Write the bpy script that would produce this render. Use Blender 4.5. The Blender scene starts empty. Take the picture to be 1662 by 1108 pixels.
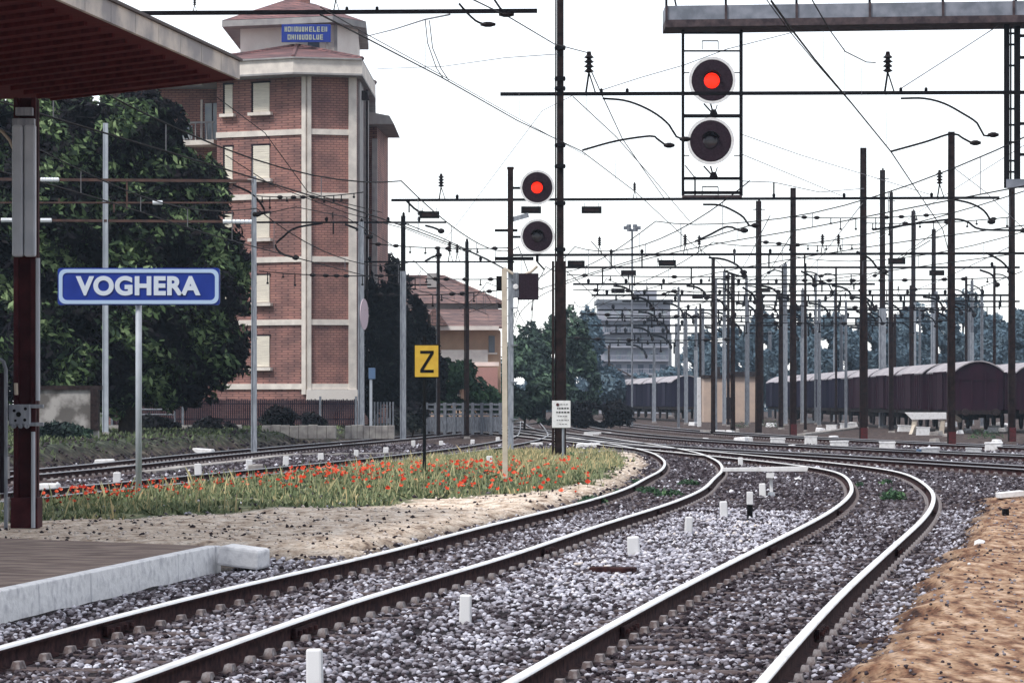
import bpy, bmesh, math, random
import numpy as np
from mathutils import Vector, noise as mnoise

random.seed(7)
rng = np.random.default_rng(11)
scene = bpy.context.scene
COL = scene.collection
R = math.radians

# ------------------------------------------------------------------ camera model (used to survey the place)
F = 4500.0      # focal length, photo pixels
CX = 831.0
HY = 650.0      # horizon row
CH = 1.7        # camera above the rail tops (rail tops are z = 0)


def P(x, y, Z):
    return Vector(((x - CX) * Z / F, Z, CH + (HY - y) * Z / F))


def px(n, Z):
    return n * Z / F


# ------------------------------------------------------------------ materials
def lin(r, g, b):
    def c(v):
        v /= 255.0
        return v / 12.92 if v <= 0.04045 else ((v + 0.055) / 1.055) ** 2.4
    return (c(r), c(g), c(b))


def mat(name, col, rough=0.8, metal=0.0, col2=None, scale=6.0, detail=5.0, lo=0.35, hi=0.65, bump=0.0,
        attr=None, ramp=None, emit=None, spec=0.35, distort=0.0, stretch=None):
    m = bpy.data.materials.new(name)
    m.use_nodes = True
    nt = m.node_tree
    b = nt.nodes['Principled BSDF']
    b.inputs['Roughness'].default_value = rough
    b.inputs['Metallic'].default_value = metal
    b.inputs['Specular IOR Level'].default_value = spec
    b.inputs['Base Color'].default_value = (*col, 1)
    if emit:
        b.inputs['Emission Color'].default_value = (*emit[0], 1)
        b.inputs['Emission Strength'].default_value = emit[1]
    nz = None
    if col2 is not None or bump:
        tc = nt.nodes.new('ShaderNodeTexCoord')
        nz = nt.nodes.new('ShaderNodeTexNoise')
        nz.inputs['Scale'].default_value = scale
        nz.inputs['Detail'].default_value = detail
        nz.inputs['Distortion'].default_value = distort
        if stretch:
            mp = nt.nodes.new('ShaderNodeMapping')
            mp.inputs['Scale'].default_value = stretch
            nt.links.new(tc.outputs['Object'], mp.inputs['Vector'])
            nt.links.new(mp.outputs['Vector'], nz.inputs['Vector'])
        else:
            nt.links.new(tc.outputs['Object'], nz.inputs['Vector'])
    if col2 is not None:
        r = nt.nodes.new('ShaderNodeValToRGB')
        r.color_ramp.elements[0].position = lo
        r.color_ramp.elements[0].color = (*col, 1)
        r.color_ramp.elements[1].position = hi
        r.color_ramp.elements[1].color = (*col2, 1)
        nt.links.new(nz.outputs['Fac'], r.inputs['Fac'])
        nt.links.new(r.outputs['Color'], b.inputs['Base Color'])
    if attr:
        a = nt.nodes.new('ShaderNodeAttribute')
        a.attribute_name = attr
        r = nt.nodes.new('ShaderNodeValToRGB')
        els = r.color_ramp.elements
        while len(els) < len(ramp):
            els.new(0.5)
        for e, (p, c) in zip(els, ramp):
            e.position = p
            e.color = (*c, 1)
        nt.links.new(a.outputs['Fac'], r.inputs['Fac'])
        nt.links.new(r.outputs['Color'], b.inputs['Base Color'])
    if bump:
        bp = nt.nodes.new('ShaderNodeBump')
        bp.inputs['Strength'].default_value = bump
        bp.inputs['Distance'].default_value = 0.05
        nt.links.new(nz.outputs['Fac'], bp.inputs['Height'])
        nt.links.new(bp.outputs['Normal'], b.inputs['Normal'])
    return m


M = {}
M['iron'] = mat('dark_iron', (0.016, 0.012, 0.013), 0.75, col2=(0.045, 0.03, 0.03), scale=9)
M['iron_thin'] = mat('thin_iron', (0.007, 0.006, 0.008), 0.85)
M['rust_mast'] = mat('rusty_mast_paint', (0.012, 0.008, 0.009), 0.8, col2=(0.032, 0.019, 0.019), scale=5)
M['redfoot'] = mat('red_lead_paint', (0.10, 0.012, 0.016), 0.8, col2=(0.05, 0.012, 0.014), scale=8)
M['steel'] = mat('galvanised_steel', (0.20, 0.22, 0.26), 0.55, col2=(0.34, 0.37, 0.42), scale=3, stretch=(6, 6, 1))
M['steel_dk'] = mat('weathered_steel', (0.11, 0.12, 0.145), 0.6, col2=(0.22, 0.24, 0.28), scale=4, stretch=(5, 5, 1))
M['deck'] = mat('gantry_grey_steel', (0.15, 0.17, 0.21), 0.6, col2=(0.27, 0.29, 0.35), scale=2.5)
M['deck_dk'] = mat('gantry_dark_flange', (0.045, 0.035, 0.042), 0.7, col2=(0.10, 0.075, 0.08), scale=5)
M['pole_cream'] = mat('cream_pole_paint', (0.62, 0.55, 0.46), 0.6, col2=(0.50, 0.43, 0.36), scale=4)
M['pole_grey'] = mat('pale_grey_pole_paint', (0.38, 0.42, 0.48), 0.5, col2=(0.46, 0.50, 0.56), scale=3)
M['white'] = mat('white_paint', (0.78, 0.78, 0.80), 0.7, col2=(0.58, 0.57, 0.57), scale=7, lo=0.5, hi=0.75)
M['whiteconc'] = mat('whitewashed_concrete', (0.84, 0.84, 0.86), 0.9, col2=(0.56, 0.56, 0.60), scale=9, lo=0.48, hi=0.72, bump=0.4)
M['conc'] = mat('concrete', (0.40, 0.38, 0.36), 0.95, col2=(0.22, 0.20, 0.20), scale=3, bump=0.3)
M['railtop'] = mat('polished_rail_head', (0.88, 0.88, 0.89), 0.42, metal=0.35, spec=0.5, col2=(0.60, 0.57, 0.56), scale=2.6, lo=0.5, hi=0.8)
M['railrust'] = mat('rusty_rail_side', (0.018, 0.008, 0.011), 0.9, col2=(0.06, 0.028, 0.028), scale=14)
M['railgrey'] = mat('dull_rail_head', (0.30, 0.31, 0.34), 0.45, metal=0.3)
M['sleeper'] = mat('weathered_sleeper', (0.07, 0.05, 0.052), 0.95, col2=(0.15, 0.12, 0.12), scale=7)
M['clip'] = mat('rail_clip_steel', (0.27, 0.25, 0.26), 0.7, col2=(0.10, 0.07, 0.07), scale=20)
M['brick'] = None
M['trim'] = mat('cream_render', (0.80, 0.74, 0.68), 0.9, col2=(0.62, 0.57, 0.53), scale=2.0)
M['trimgrey'] = mat('grey_render', (0.38, 0.37, 0.37), 0.9, col2=(0.28, 0.27, 0.28), scale=2.0)
M['plaster'] = mat('pale_plaster', (0.76, 0.70, 0.66), 0.9, col2=(0.84, 0.79, 0.75), scale=1.2)
M['shutter'] = mat('cream_roller_shutter', (0.84, 0.79, 0.69), 0.7, col2=(0.70, 0.65, 0.57), scale=1.5, stretch=(1, 1, 14))
M['glass'] = mat('window_glass', (0.12, 0.15, 0.20), 0.12, spec=0.6)
M['glass_pale'] = mat('curtained_glass', (0.25, 0.30, 0.38), 0.2, col2=(0.42, 0.45, 0.45), scale=1.5)
M['dark'] = mat('dark_paint_and_shade', (0.02, 0.014, 0.02), 0.9)
M['signblue'] = mat('sign_blue_enamel', (0.010, 0.032, 0.24), 0.35, col2=(0.014, 0.042, 0.30), scale=3)
M['signwhite'] = mat('sign_white_enamel', (0.60, 0.67, 0.78), 0.4)
M['signframe'] = mat('sign_pale_blue_border', (0.42, 0.56, 0.78), 0.4)
M['yellow'] = mat('yellow_sign_enamel', (0.68, 0.44, 0.05), 0.4, col2=(0.60, 0.36, 0.04), scale=6)
M['black'] = mat('black_paint', (0.006, 0.006, 0.007), 0.6)
M['ink'] = mat('pale_yellow_sign_paint', (0.42, 0.46, 0.36), 0.6)
M['lampdisc'] = mat('signal_black_disc', (0.018, 0.010, 0.016), 0.75, col2=(0.035, 0.02, 0.03), scale=20)
M['red'] = mat('lit_red_lens', (0.8, 0.02, 0.01), 0.3, emit=((1.0, 0.018, 0.004), 1.6))
M['lens'] = mat('unlit_lens', (0.03, 0.02, 0.028), 0.15, spec=0.7)
M['maroon'] = mat('maroon_canopy_soffit', (0.085, 0.016, 0.02), 0.85, col2=(0.13, 0.026, 0.03), scale=3, stretch=(1, 7, 1))
M['maroon_col'] = mat('maroon_column_paint', (0.035, 0.008, 0.012), 0.7, col2=(0.07, 0.018, 0.022), scale=5)
M['fascia'] = mat('stained_canopy_fascia', (0.62, 0.57, 0.52), 0.85, col2=(0.33, 0.32, 0.33), scale=1.7, lo=0.42, hi=0.62)
M['fascia_dk'] = mat('canopy_gutter', (0.10, 0.085, 0.085), 0.8)
M['wagon'] = mat('wagon_brown_boards', (0.034, 0.010, 0.022), 0.85, col2=(0.016, 0.006, 0.014), scale=1.2, stretch=(1, 6, 0.3))
M['wagon_blue'] = mat('wagon_slate_boards', (0.022, 0.018, 0.042), 0.85, col2=(0.012, 0.010, 0.025), scale=1.2, stretch=(1, 6, 0.3))
M['wagonroof'] = mat('wagon_pale_roof', (0.42, 0.39, 0.41), 0.7, col2=(0.26, 0.24, 0.27), scale=1.0)
M['hut'] = mat('beige_hut_render', (0.56, 0.43, 0.35), 0.9, col2=(0.48, 0.37, 0.31), scale=1.5)
M['peach'] = mat('peach_render', (0.62, 0.44, 0.32), 0.9, col2=(0.52, 0.36, 0.27), scale=1.5)
M['pink'] = mat('pink_render', (0.60, 0.32, 0.29), 0.9, col2=(0.50, 0.28, 0.25), scale=1.5)
M['flatgrey'] = mat('grey_block_render', (0.30, 0.31, 0.37), 0.9, col2=(0.38, 0.39, 0.45), scale=0.5)
M['pavedark'] = mat('platform_asphalt', (0.13, 0.085, 0.075), 0.95, col2=(0.31, 0.235, 0.195), scale=2.2, detail=9, lo=0.38, hi=0.62, bump=0.5, stretch=(1, 3.2, 1))
M['bark'] = mat('bark', (0.035, 0.026, 0.022), 0.95, col2=(0.07, 0.05, 0.045), scale=5)
M['fence'] = mat('dark_fence_paint', (0.018, 0.011, 0.020), 0.85, col2=(0.038, 0.030, 0.042), scale=2)
M['porc'] = mat('glazed_insulator', (0.012, 0.008, 0.009), 0.4)
M['porcwhite'] = mat('white_glazed_insulator', (0.80, 0.84, 0.90), 0.3)
M['wire'] = mat('bronze_wire', (0.014, 0.012, 0.014), 0.7)
M['wirethin'] = mat('grey_stay_wire', (0.16, 0.16, 0.18), 0.7)
M['rustbeam'] = mat('rust_brown_beam', (0.10, 0.05, 0.04), 0.8, col2=(0.05, 0.028, 0.026), scale=3)
M['bluepaint'] = mat('blue_box_paint', (0.10, 0.17, 0.30), 0.6)


def leafmat(name, ramp):
    m = mat(name, ramp[0][1], 0.75, attr='tint', ramp=ramp, spec=0.08)
    return m


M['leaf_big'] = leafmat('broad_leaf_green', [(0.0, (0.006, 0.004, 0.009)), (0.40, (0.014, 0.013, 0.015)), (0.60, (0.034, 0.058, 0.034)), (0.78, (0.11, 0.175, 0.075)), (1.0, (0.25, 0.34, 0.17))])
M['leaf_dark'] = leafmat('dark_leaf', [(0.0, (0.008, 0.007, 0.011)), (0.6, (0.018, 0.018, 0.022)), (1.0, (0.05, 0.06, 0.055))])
M['leaf_hazed'] = leafmat('haze_tinted_leaf', [(0.0, (0.060, 0.095, 0.135)), (0.6, (0.10, 0.155, 0.20)), (1.0, (0.16, 0.22, 0.26))])  # far foliage: blue of the distant haze put into the leaf colour
M['leaf_mid'] = leafmat('mid_green_leaf', [(0.0, (0.020, 0.028, 0.032)), (0.5, (0.045, 0.072, 0.062)), (1.0, (0.13, 0.21, 0.135))])
M['leaf_bush'] = leafmat('bright_bush_leaf', [(0.0, (0.025, 0.045, 0.03)), (0.6, (0.05, 0.10, 0.06)), (1.0, (0.12, 0.22, 0.10))])
M['grass'] = leafmat('verge_grass_blade', [(0.0, (0.05, 0.065, 0.035)), (0.35, (0.15, 0.19, 0.10)), (0.65, (0.30, 0.33, 0.19)), (1.0, (0.62, 0.50, 0.28))])
M['poppy'] = leafmat('poppy_petal', [(0.0, (0.42, 0.025, 0.015)), (0.6, (0.66, 0.085, 0.035)), (1.0, (0.78, 0.28, 0.18))])
M['stone'] = leafmat('ballast_stone', [(0.0, (0.016, 0.011, 0.015)), (0.25, (0.058, 0.046, 0.055)), (0.42, (0.19, 0.175, 0.20)), (0.62, (0.43, 0.425, 0.50)), (0.85, (0.72, 0.72, 0.80)), (1.0, (0.70, 0.62, 0.56))])


def brick_material(name, c1, c2, mortar, bw=0.5, bh=0.16):
    m = bpy.data.materials.new(name)
    m.use_nodes = True
    nt = m.node_tree
    b = nt.nodes['Principled BSDF']
    b.inputs['Roughness'].default_value = 0.9
    tc = nt.nodes.new('ShaderNodeTexCoord')
    sep = nt.nodes.new('ShaderNodeSeparateXYZ')
    add = nt.nodes.new('ShaderNodeMath'); add.operation = 'ADD'
    cmb = nt.nodes.new('ShaderNodeCombineXYZ')
    nt.links.new(tc.outputs['Object'], sep.inputs[0])
    nt.links.new(sep.outputs['X'], add.inputs[0])
    nt.links.new(sep.outputs['Y'], add.inputs[1])
    nt.links.new(add.outputs[0], cmb.inputs['X'])
    nt.links.new(sep.outputs['Z'], cmb.inputs['Y'])
    br = nt.nodes.new('ShaderNodeTexBrick')
    br.inputs['Scale'].default_value = 1.0
    br.inputs['Brick Width'].default_value = bw
    br.inputs['Row Height'].default_value = bh
    br.inputs['Mortar Size'].default_value = 0.022
    br.inputs['Color1'].default_value = (*c1, 1)
    br.inputs['Color2'].default_value = (*c2, 1)
    br.inputs['Mortar'].default_value = (*mortar, 1)
    nt.links.new(cmb.outputs[0], br.inputs['Vector'])
    nz = nt.nodes.new('ShaderNodeTexNoise')
    nz.inputs['Scale'].default_value = 0.9
    nz.inputs['Detail'].default_value = 6
    nt.links.new(tc.outputs['Object'], nz.inputs['Vector'])
    rp = nt.nodes.new('ShaderNodeValToRGB')
    rp.color_ramp.elements[0].position = 0.38
    rp.color_ramp.elements[0].color = (0.72, 0.70, 0.72, 1)
    rp.color_ramp.elements[1].position = 0.62
    rp.color_ramp.elements[1].color = (1.22, 1.10, 1.05, 1)
    nt.links.new(nz.outputs['Fac'], rp.inputs['Fac'])
    mx = nt.nodes.new('ShaderNodeMix'); mx.data_type = 'RGBA'; mx.blend_type = 'MULTIPLY'
    mx.inputs[0].default_value = 1.0
    nt.links.new(br.outputs['Color'], mx.inputs[6])
    nt.links.new(rp.outputs['Color'], mx.inputs[7])
    nt.links.new(mx.outputs[2], b.inputs['Base Color'])
    return m


for _k in ('iron', 'iron_thin', 'rust_mast', 'railrust', 'sleeper', 'wagon', 'wagon_blue', 'fence', 'maroon', 'maroon_col', 'dark', 'deck_dk', 'bark', 'wire', 'lampdisc', 'porc', 'black'):
    M[_k].node_tree.nodes['Principled BSDF'].inputs['Specular IOR Level'].default_value = 0.08
M['brick'] = brick_material('red_brown_brick', (0.36, 0.20, 0.17), (0.285, 0.155, 0.14), (0.16, 0.09, 0.088), 0.36, 0.12)
M['rooftile'] = brick_material('brown_roof_tile', (0.24, 0.125, 0.125), (0.17, 0.09, 0.10), (0.06, 0.035, 0.04), 0.32, 0.14)
M['oldtile'] = brick_material('faded_roof_tile', (0.23, 0.15, 0.14), (0.16, 0.105, 0.105), (0.06, 0.045, 0.05), 0.45, 0.22)


# ------------------------------------------------------------------ mesh builder and object helpers
class MB:
    def __init__(self):
        self.v, self.f, self.m = [], [], []

    def poly(self, pts, mi=0):
        n = len(self.v)
        self.v += [tuple(p) for p in pts]
        self.f.append(tuple(range(n, n + len(pts))))
        self.m.append(mi)
        return self

    def hexa(self, p, mi=0):
        n = len(self.v)
        self.v += [tuple(q) for q in p]
        for q in ((0, 3, 2, 1), (4, 5, 6, 7), (0, 1, 5, 4), (1, 2, 6, 5), (2, 3, 7, 6), (3, 0, 4, 7)):
            self.f.append(tuple(n + i for i in q))
            self.m.append(mi)
        return self

    def box(self, c, s, rz=0.0, mi=0, taper=1.0):
        cx, cy, cz = c
        a, b, h = s[0] / 2, s[1] / 2, s[2] / 2
        co, si = math.cos(rz), math.sin(rz)
        pts = []
        for z, t in ((-h, 1.0), (h, taper)):
            for x, y in ((-a, -b), (a, -b), (a, b), (-a, b)):
                x *= t; y *= t
                pts.append((cx + x * co - y * si, cy + x * si + y * co, cz + z))
        return self.hexa(pts, mi)

    def bar(self, p, q, w, h=None, mi=0):
        p, q = Vector(p), Vector(q)
        h = h or w
        d = (q - p)
        if d.length < 1e-6:
            return self
        d.normalize()
        up = Vector((0, 0, 1)) if abs(d.z) < 0.95 else Vector((0, 1, 0))
        s = d.cross(up).normalized() * (w / 2)
        u = s.cross(d).normalized() * (h / 2)
        return self.hexa([p - s - u, p + s - u, p + s + u, p - s + u, q - s - u, q + s - u, q + s + u, q - s + u], mi)

    def tube(self, pts, r, n=8, mi=0, r2=None, cap=True):
        pts = [Vector(p) for p in pts]
        base = len(self.v)
        k = len(pts)
        for i, p in enumerate(pts):
            d = (pts[min(i + 1, k - 1)] - pts[max(i - 1, 0)])
            d.normalize()
            up = Vector((0, 0, 1)) if abs(d.z) < 0.9 else Vector((1, 0, 0))
            s = d.cross(up).normalized()
            u = s.cross(d).normalized()
            rr = r if r2 is None else r + (r2 - r) * i / max(1, k - 1)
            for j in range(n):
                a = 2 * math.pi * j / n
                self.v.append(tuple(p + s * (rr * math.cos(a)) + u * (rr * math.sin(a))))
        for i in range(k - 1):
            for j in range(n):
                a, b = base + i * n + j, base + i * n + (j + 1) % n
                self.f.append((a, b, b + n, a + n)); self.m.append(mi)
        if cap:
            self.f.append(tuple(base + j for j in range(n))[::-1]); self.m.append(mi)
            self.f.append(tuple(base + (k - 1) * n + j for j in range(n))); self.m.append(mi)
        return self

    def lathe(self, c, prof, n=12, mi=0, axis='z'):
        c = Vector(c)
        base = len(self.v)
        for r, h in prof:
            for j in range(n):
                a = 2 * math.pi * j / n
                x, y = r * math.cos(a), r * math.sin(a)
                if axis == 'z':
                    self.v.append(tuple(c + Vector((x, y, h))))
                elif axis == 'y':
                    self.v.append(tuple(c + Vector((x, h, y))))
                else:
                    self.v.append(tuple(c + Vector((h, x, y))))
        k = len(prof)
        for i in range(k - 1):
            for j in range(n):
                a, b = base + i * n + j, base + i * n + (j + 1) % n
                self.f.append((a, b, b + n, a + n)); self.m.append(mi)
        self.f.append(tuple(base + j for j in range(n))[::-1]); self.m.append(mi)
        self.f.append(tuple(base + (k - 1) * n + j for j in range(n))); self.m.append(mi)
        return self

    def prism(self, poly, z0, z1, mi=0, mi_top=None):
        n = len(self.v)
        k = len(poly)
        for z in (z0, z1):
            self.v += [(p[0], p[1], z) for p in poly]
        for i in range(k):
            j = (i + 1) % k
            self.f.append((n + i, n + j, n + k + j, n + k + i)); self.m.append(mi)
        self.f.append(tuple(n + k - 1 - i for i in range(k))); self.m.append(mi)
        self.f.append(tuple(n + k + i for i in range(k))); self.m.append(mi if mi_top is None else mi_top)
        return self

    def build(self, name, mats, parent=None, bevel=0.0, smooth=False):
        me = bpy.data.meshes.new(name)
        off = Vector((0, 0, 0))
        q = parent
        while q is not None:
            off += q.location
            q = q.parent
        me.from_pydata([(x - off.x, y - off.y, z - off.z) for x, y, z in self.v], [], self.f)
        if not isinstance(mats, (list, tuple)):
            mats = [mats]
        for m in mats:
            me.materials.append(m)
        me.polygons.foreach_set('material_index', self.m)
        bm = bmesh.new()
        bm.from_mesh(me)
        bmesh.ops.recalc_face_normals(bm, faces=bm.faces)
        bm.to_mesh(me)
        bm.free()
        if smooth:
            me.polygons.foreach_set('use_smooth', [True] * len(me.polygons))
        o = bpy.data.objects.new(name, me)
        COL.objects.link(o)
        if parent is not None:
            o.parent = parent
        if bevel:
            b = o.modifiers.new('bevel', 'BEVEL')
            b.width = bevel
            b.segments = 2
            b.limit_method = 'ANGLE'
        return o


def tag(o, label=None, cat=None, group=None, kind=None):
    if label:
        o['label'] = label
        kind = kind or 'thing'
    if cat: o['category'] = cat
    if group: o['group'] = group
    if kind: o['kind'] = kind
    return o


def thing(name, loc, label, cat, group=None):
    o = bpy.data.objects.new(name, None)
    o.empty_display_size = 0.3
    o.location = loc
    COL.objects.link(o)
    return tag(o, label, cat, group)


def copy_tree(o, parent=None):
    c = o.copy()
    COL.objects.link(c)
    c.parent = parent
    for ch in o.children:
        copy_tree(ch, c)
    return c


def np_mesh(name, V, FC, mats, parent=None, tint=None, fmat=None):
    """V (n,3), FC (m,k) arrays -> one mesh object, quickly."""
    me = bpy.data.meshes.new(name)
    n, (m, k) = len(V), FC.shape
    me.vertices.add(n)
    me.vertices.foreach_set('co', np.ascontiguousarray(V, dtype=np.float32).ravel())
    me.loops.add(m * k)
    me.loops.foreach_set('vertex_index', np.ascontiguousarray(FC, dtype=np.int32).ravel())
    me.polygons.add(m)
    me.polygons.foreach_set('loop_start', np.arange(0, m * k, k, dtype=np.int32))
    me.update(calc_edges=True)
    if tint is not None:
        a = me.attributes.new('tint', 'FLOAT', 'POINT')
        a.data.foreach_set('value', np.ascontiguousarray(tint, dtype=np.float32))
    for mm in (mats if isinstance(mats, (list, tuple)) else [mats]):
        me.materials.append(mm)
    if fmat is not None:
        me.polygons.foreach_set('material_index', fmat)
    me.validate()
    o = bpy.data.objects.new(name, me)
    COL.objects.link(o)
    if parent is not None:
        o.parent = parent
    return o


def text_obj(name, body, size, loc, material, parent=None, sx=1.0, offset=0.0, extrude=0.006, rz=0.0, shear=0.0):
    cu = bpy.data.curves.new(name, 'FONT')
    cu.body = body
    cu.size = size
    cu.align_x = 'CENTER'
    cu.align_y = 'CENTER'
    cu.extrude = extrude
    cu.space_character = 1.07
    cu.offset = offset
    tmp = bpy.data.objects.new(name, cu)
    COL.objects.link(tmp)
    dg = bpy.context.evaluated_depsgraph_get()
    me = bpy.data.meshes.new_from_object(tmp.evaluated_get(dg))
    bpy.data.objects.remove(tmp)
    me.materials.clear()
    me.materials.append(material)
    o = bpy.data.objects.new(name, me)
    COL.objects.link(o)
    off = Vector((0, 0, 0))
    if parent is not None:
        o.parent = parent
        q = parent
        while q is not None:
            off += q.location
            q = q.parent
    o.location = Vector(loc) - off
    o.rotation_euler = (R(90), 0, rz)
    o.scale = (sx, 1, 1)
    return o


# ------------------------------------------------------------------ track centrelines (X as a function of distance Y)
TA = np.array([(4, -4.95), (10, -4.1), (17, -3.1), (23.8, -2.1), (30, -0.9), (38, 0.42), (46.6, 1.93), (54, 2.98), (61, 3.68), (68, 4.40), (76, 4.95), (83, 5.22), (92, 5.35), (104, 5.02), (119, 4.2), (140, 2.8), (180, -0.5), (240, -7)])
TB = np.array([(4, -1.45), (10, -0.43), (16.85, 0.75), (24.4, 2.12), (31.9, 3.58), (42.1, 5.55), (50.7, 6.95), (57.5, 7.78), (63, 8.32), (67.5, 8.58), (72, 8.45), (78, 7.93), (84, 7.2), (95.6, 5.72), (112.5, 3.62), (140, 0.4), (180, -4), (240, -10)])
TC = np.array([(20, -14.0), (49, -9.12), (63.75, -6.55), (84, -3.35), (105, -0.9), (130, 0.8), (160, 1.2), (240, 1.5)])
TD = np.array([(20, -18.6), (64.8, -11.75), (91, -9.4), (127, -5.2), (160, -2.2), (240, 2.5)])
TE = np.array([(52, 17.6), (60, 15.6), (70.8, 13.2), (80, 11.2), (90, 9.1), (98, 7.0), (112, 4.6), (135, 2.2), (170, 0.6), (240, 0.0)])
TG = np.array([(60, 25.5), (76, 19.5), (88, 15.8), (100, 12.6), (118, 9.0), (140, 6.4), (175, 4.6), (240, 4.0)])
TH = np.array([(70, 30.5), (92, 22.0), (108, 18.0), (130, 13.8), (160, 10.4), (200, 8.4), (260, 7.5)])


def catmull(pts, step=0.5):
    p = np.asarray(pts, float)
    p = np.vstack([2 * p[0] - p[1], p, 2 * p[-1] - p[-2]])
    out = []
    for i in range(1, len(p) - 2):
        n = max(2, int(np.linalg.norm(p[i + 1] - p[i]) / step))
        t = np.linspace(0, 1, n, endpoint=False)[:, None]
        a, b, c, d = p[i - 1], p[i], p[i + 1], p[i + 2]
        out.append(0.5 * ((2 * b) + (-a + c) * t + (2 * a - 5 * b + 4 * c - d) * t**2 + (-a + 3 * b - 3 * c + d) * t**3))
    return np.vstack(out + [p[-2:-1]])


def smooth_path(t):
    """(Y,X) control points -> dense, smoothed (Y,X) polyline."""
    q = catmull(t, 0.5)
    s = np.concatenate([[0], np.cumsum(np.linalg.norm(np.diff(q, axis=0), axis=1))])
    u = np.arange(0, s[-1], 0.5)
    q = np.stack([np.interp(u, s, q[:, 0]), np.interp(u, s, q[:, 1])], 1)
    k = np.ones(9) / 9
    for _ in range(2):
        e = np.pad(q, ((4, 4), (0, 0)), mode='edge')
        q2 = np.stack([np.convolve(e[:, i], k, 'valid') for i in range(2)], 1)
        q2[:5], q2[-5:] = q[:5], q[-5:]
        q = q2
    return q


PATH = {k: smooth_path(t) for k, t in dict(A=TA, B=TB, C=TC, D=TD, E=TE, G=TG, H=TH).items()}


def tx(k, Y):
    q = PATH[k]
    return np.interp(Y, q[:, 0], q[:, 1])


# ------------------------------------------------------------------ terrain
def sstep(a, b, x):
    t = np.clip((x - a) / (b - a), 0, 1)
    return t * t * (3 - 2 * t)


def hashn(x, y, s):
    return (np.sin(x * 1.7 * s + 1.3 * np.sin(y * 1.1 * s + 2.0)) + np.sin(y * 2.3 * s + 1.7 * np.sin(x * 0.9 * s + 0.5)) + np.sin((x + y) * 3.1 * s + 4.0)) / 3


def zones(X, Y):
    """masks and height of the ground at plan points"""
    X = np.asarray(X, float); Y = np.asarray(Y, float)
    a, b, c, d, e = (tx(k, Y) for k in 'ABCDE')
    n1 = hashn(X, Y, 0.6)
    n2 = hashn(X + 31, Y, 1.7)
    # island left of track A, right of track C
    da = (a - 0.72) - X                          # distance outside the left rail of A
    dc = X - (c + 0.75)
    isl = sstep(0.25, 0.9, da + 0.18 * n2) * sstep(0.25, 1.0, dc + 0.1 * n2) * (1 - sstep(90, 100, Y))
    isl = isl * sstep(30.6, 33.2, Y + 0.5 * n2)
    # grass belt inside the island
    gl = np.interp(Y, [36, 38.2, 45, 54.6, 62, 75, 90], [-8.6, -6.7, -2.2, 1.5, 2.2, 3.2, 3.6])   # its sandy limit
    grass = isl * sstep(-0.1, 0.5, gl - X + 0.35 * n2) * sstep(0.0, 0.35, dc) * sstep(37, 40, Y + n2)
    straw = grass * sstep(62, 72, Y + 2 * n1) 
    sand = isl * (1 - grass) * sstep(27.5, 31, Y + 0.6 * n2)
    # sandy platform on the right of track B
    db = X - (b + 0.72)
    rs = sstep(0.35, 0.95, db + 0.22 * n2 - 0.012 * (Y - 17)) * (1 - sstep(46, 56, Y + n1)) 
    # left bank beyond track D
    dd = (d - 0.75) - X
    bank = sstep(0.6, 2.0, dd + 0.2 * n2)
    far = sstep(44, 50, Y + 1.5 * n1)
    z = -0.165 + 0.0 * X
    z = z + 0.165 * isl + 0.05 * isl * n1
    z = z + rs * (0.21 + 0.03 * n1)
    z = z + bank * 0.62
    yard = sstep(1.2, 3, np.abs(X - a)) * sstep(1.2, 3, np.abs(X - b)) * (1 - isl) * (1 - rs) * (1 - bank)
    z = z - 0.05 * yard + 0.012 * n2
    return dict(isl=isl, grass=grass, straw=straw, sand=sand, rs=rs, bank=bank, far=far, z=z)


def gz(X, Y):
    return float(zones(np.array([X]), np.array([Y]))['z'][0])


def Zg(x, y):
    """distance of the ground seen at photo pixel (x, y)"""
    Z = F * CH / (y - HY)
    for _ in range(12):
        Z = F * (CH - gz((x - CX) * Z / F, Z)) / (y - HY)
    return Z


def ground_at(x, y):
    Z = Zg(x, y)
    X = (x - CX) * Z / F
    return Vector((X, Z, gz(X, Z)))


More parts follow.
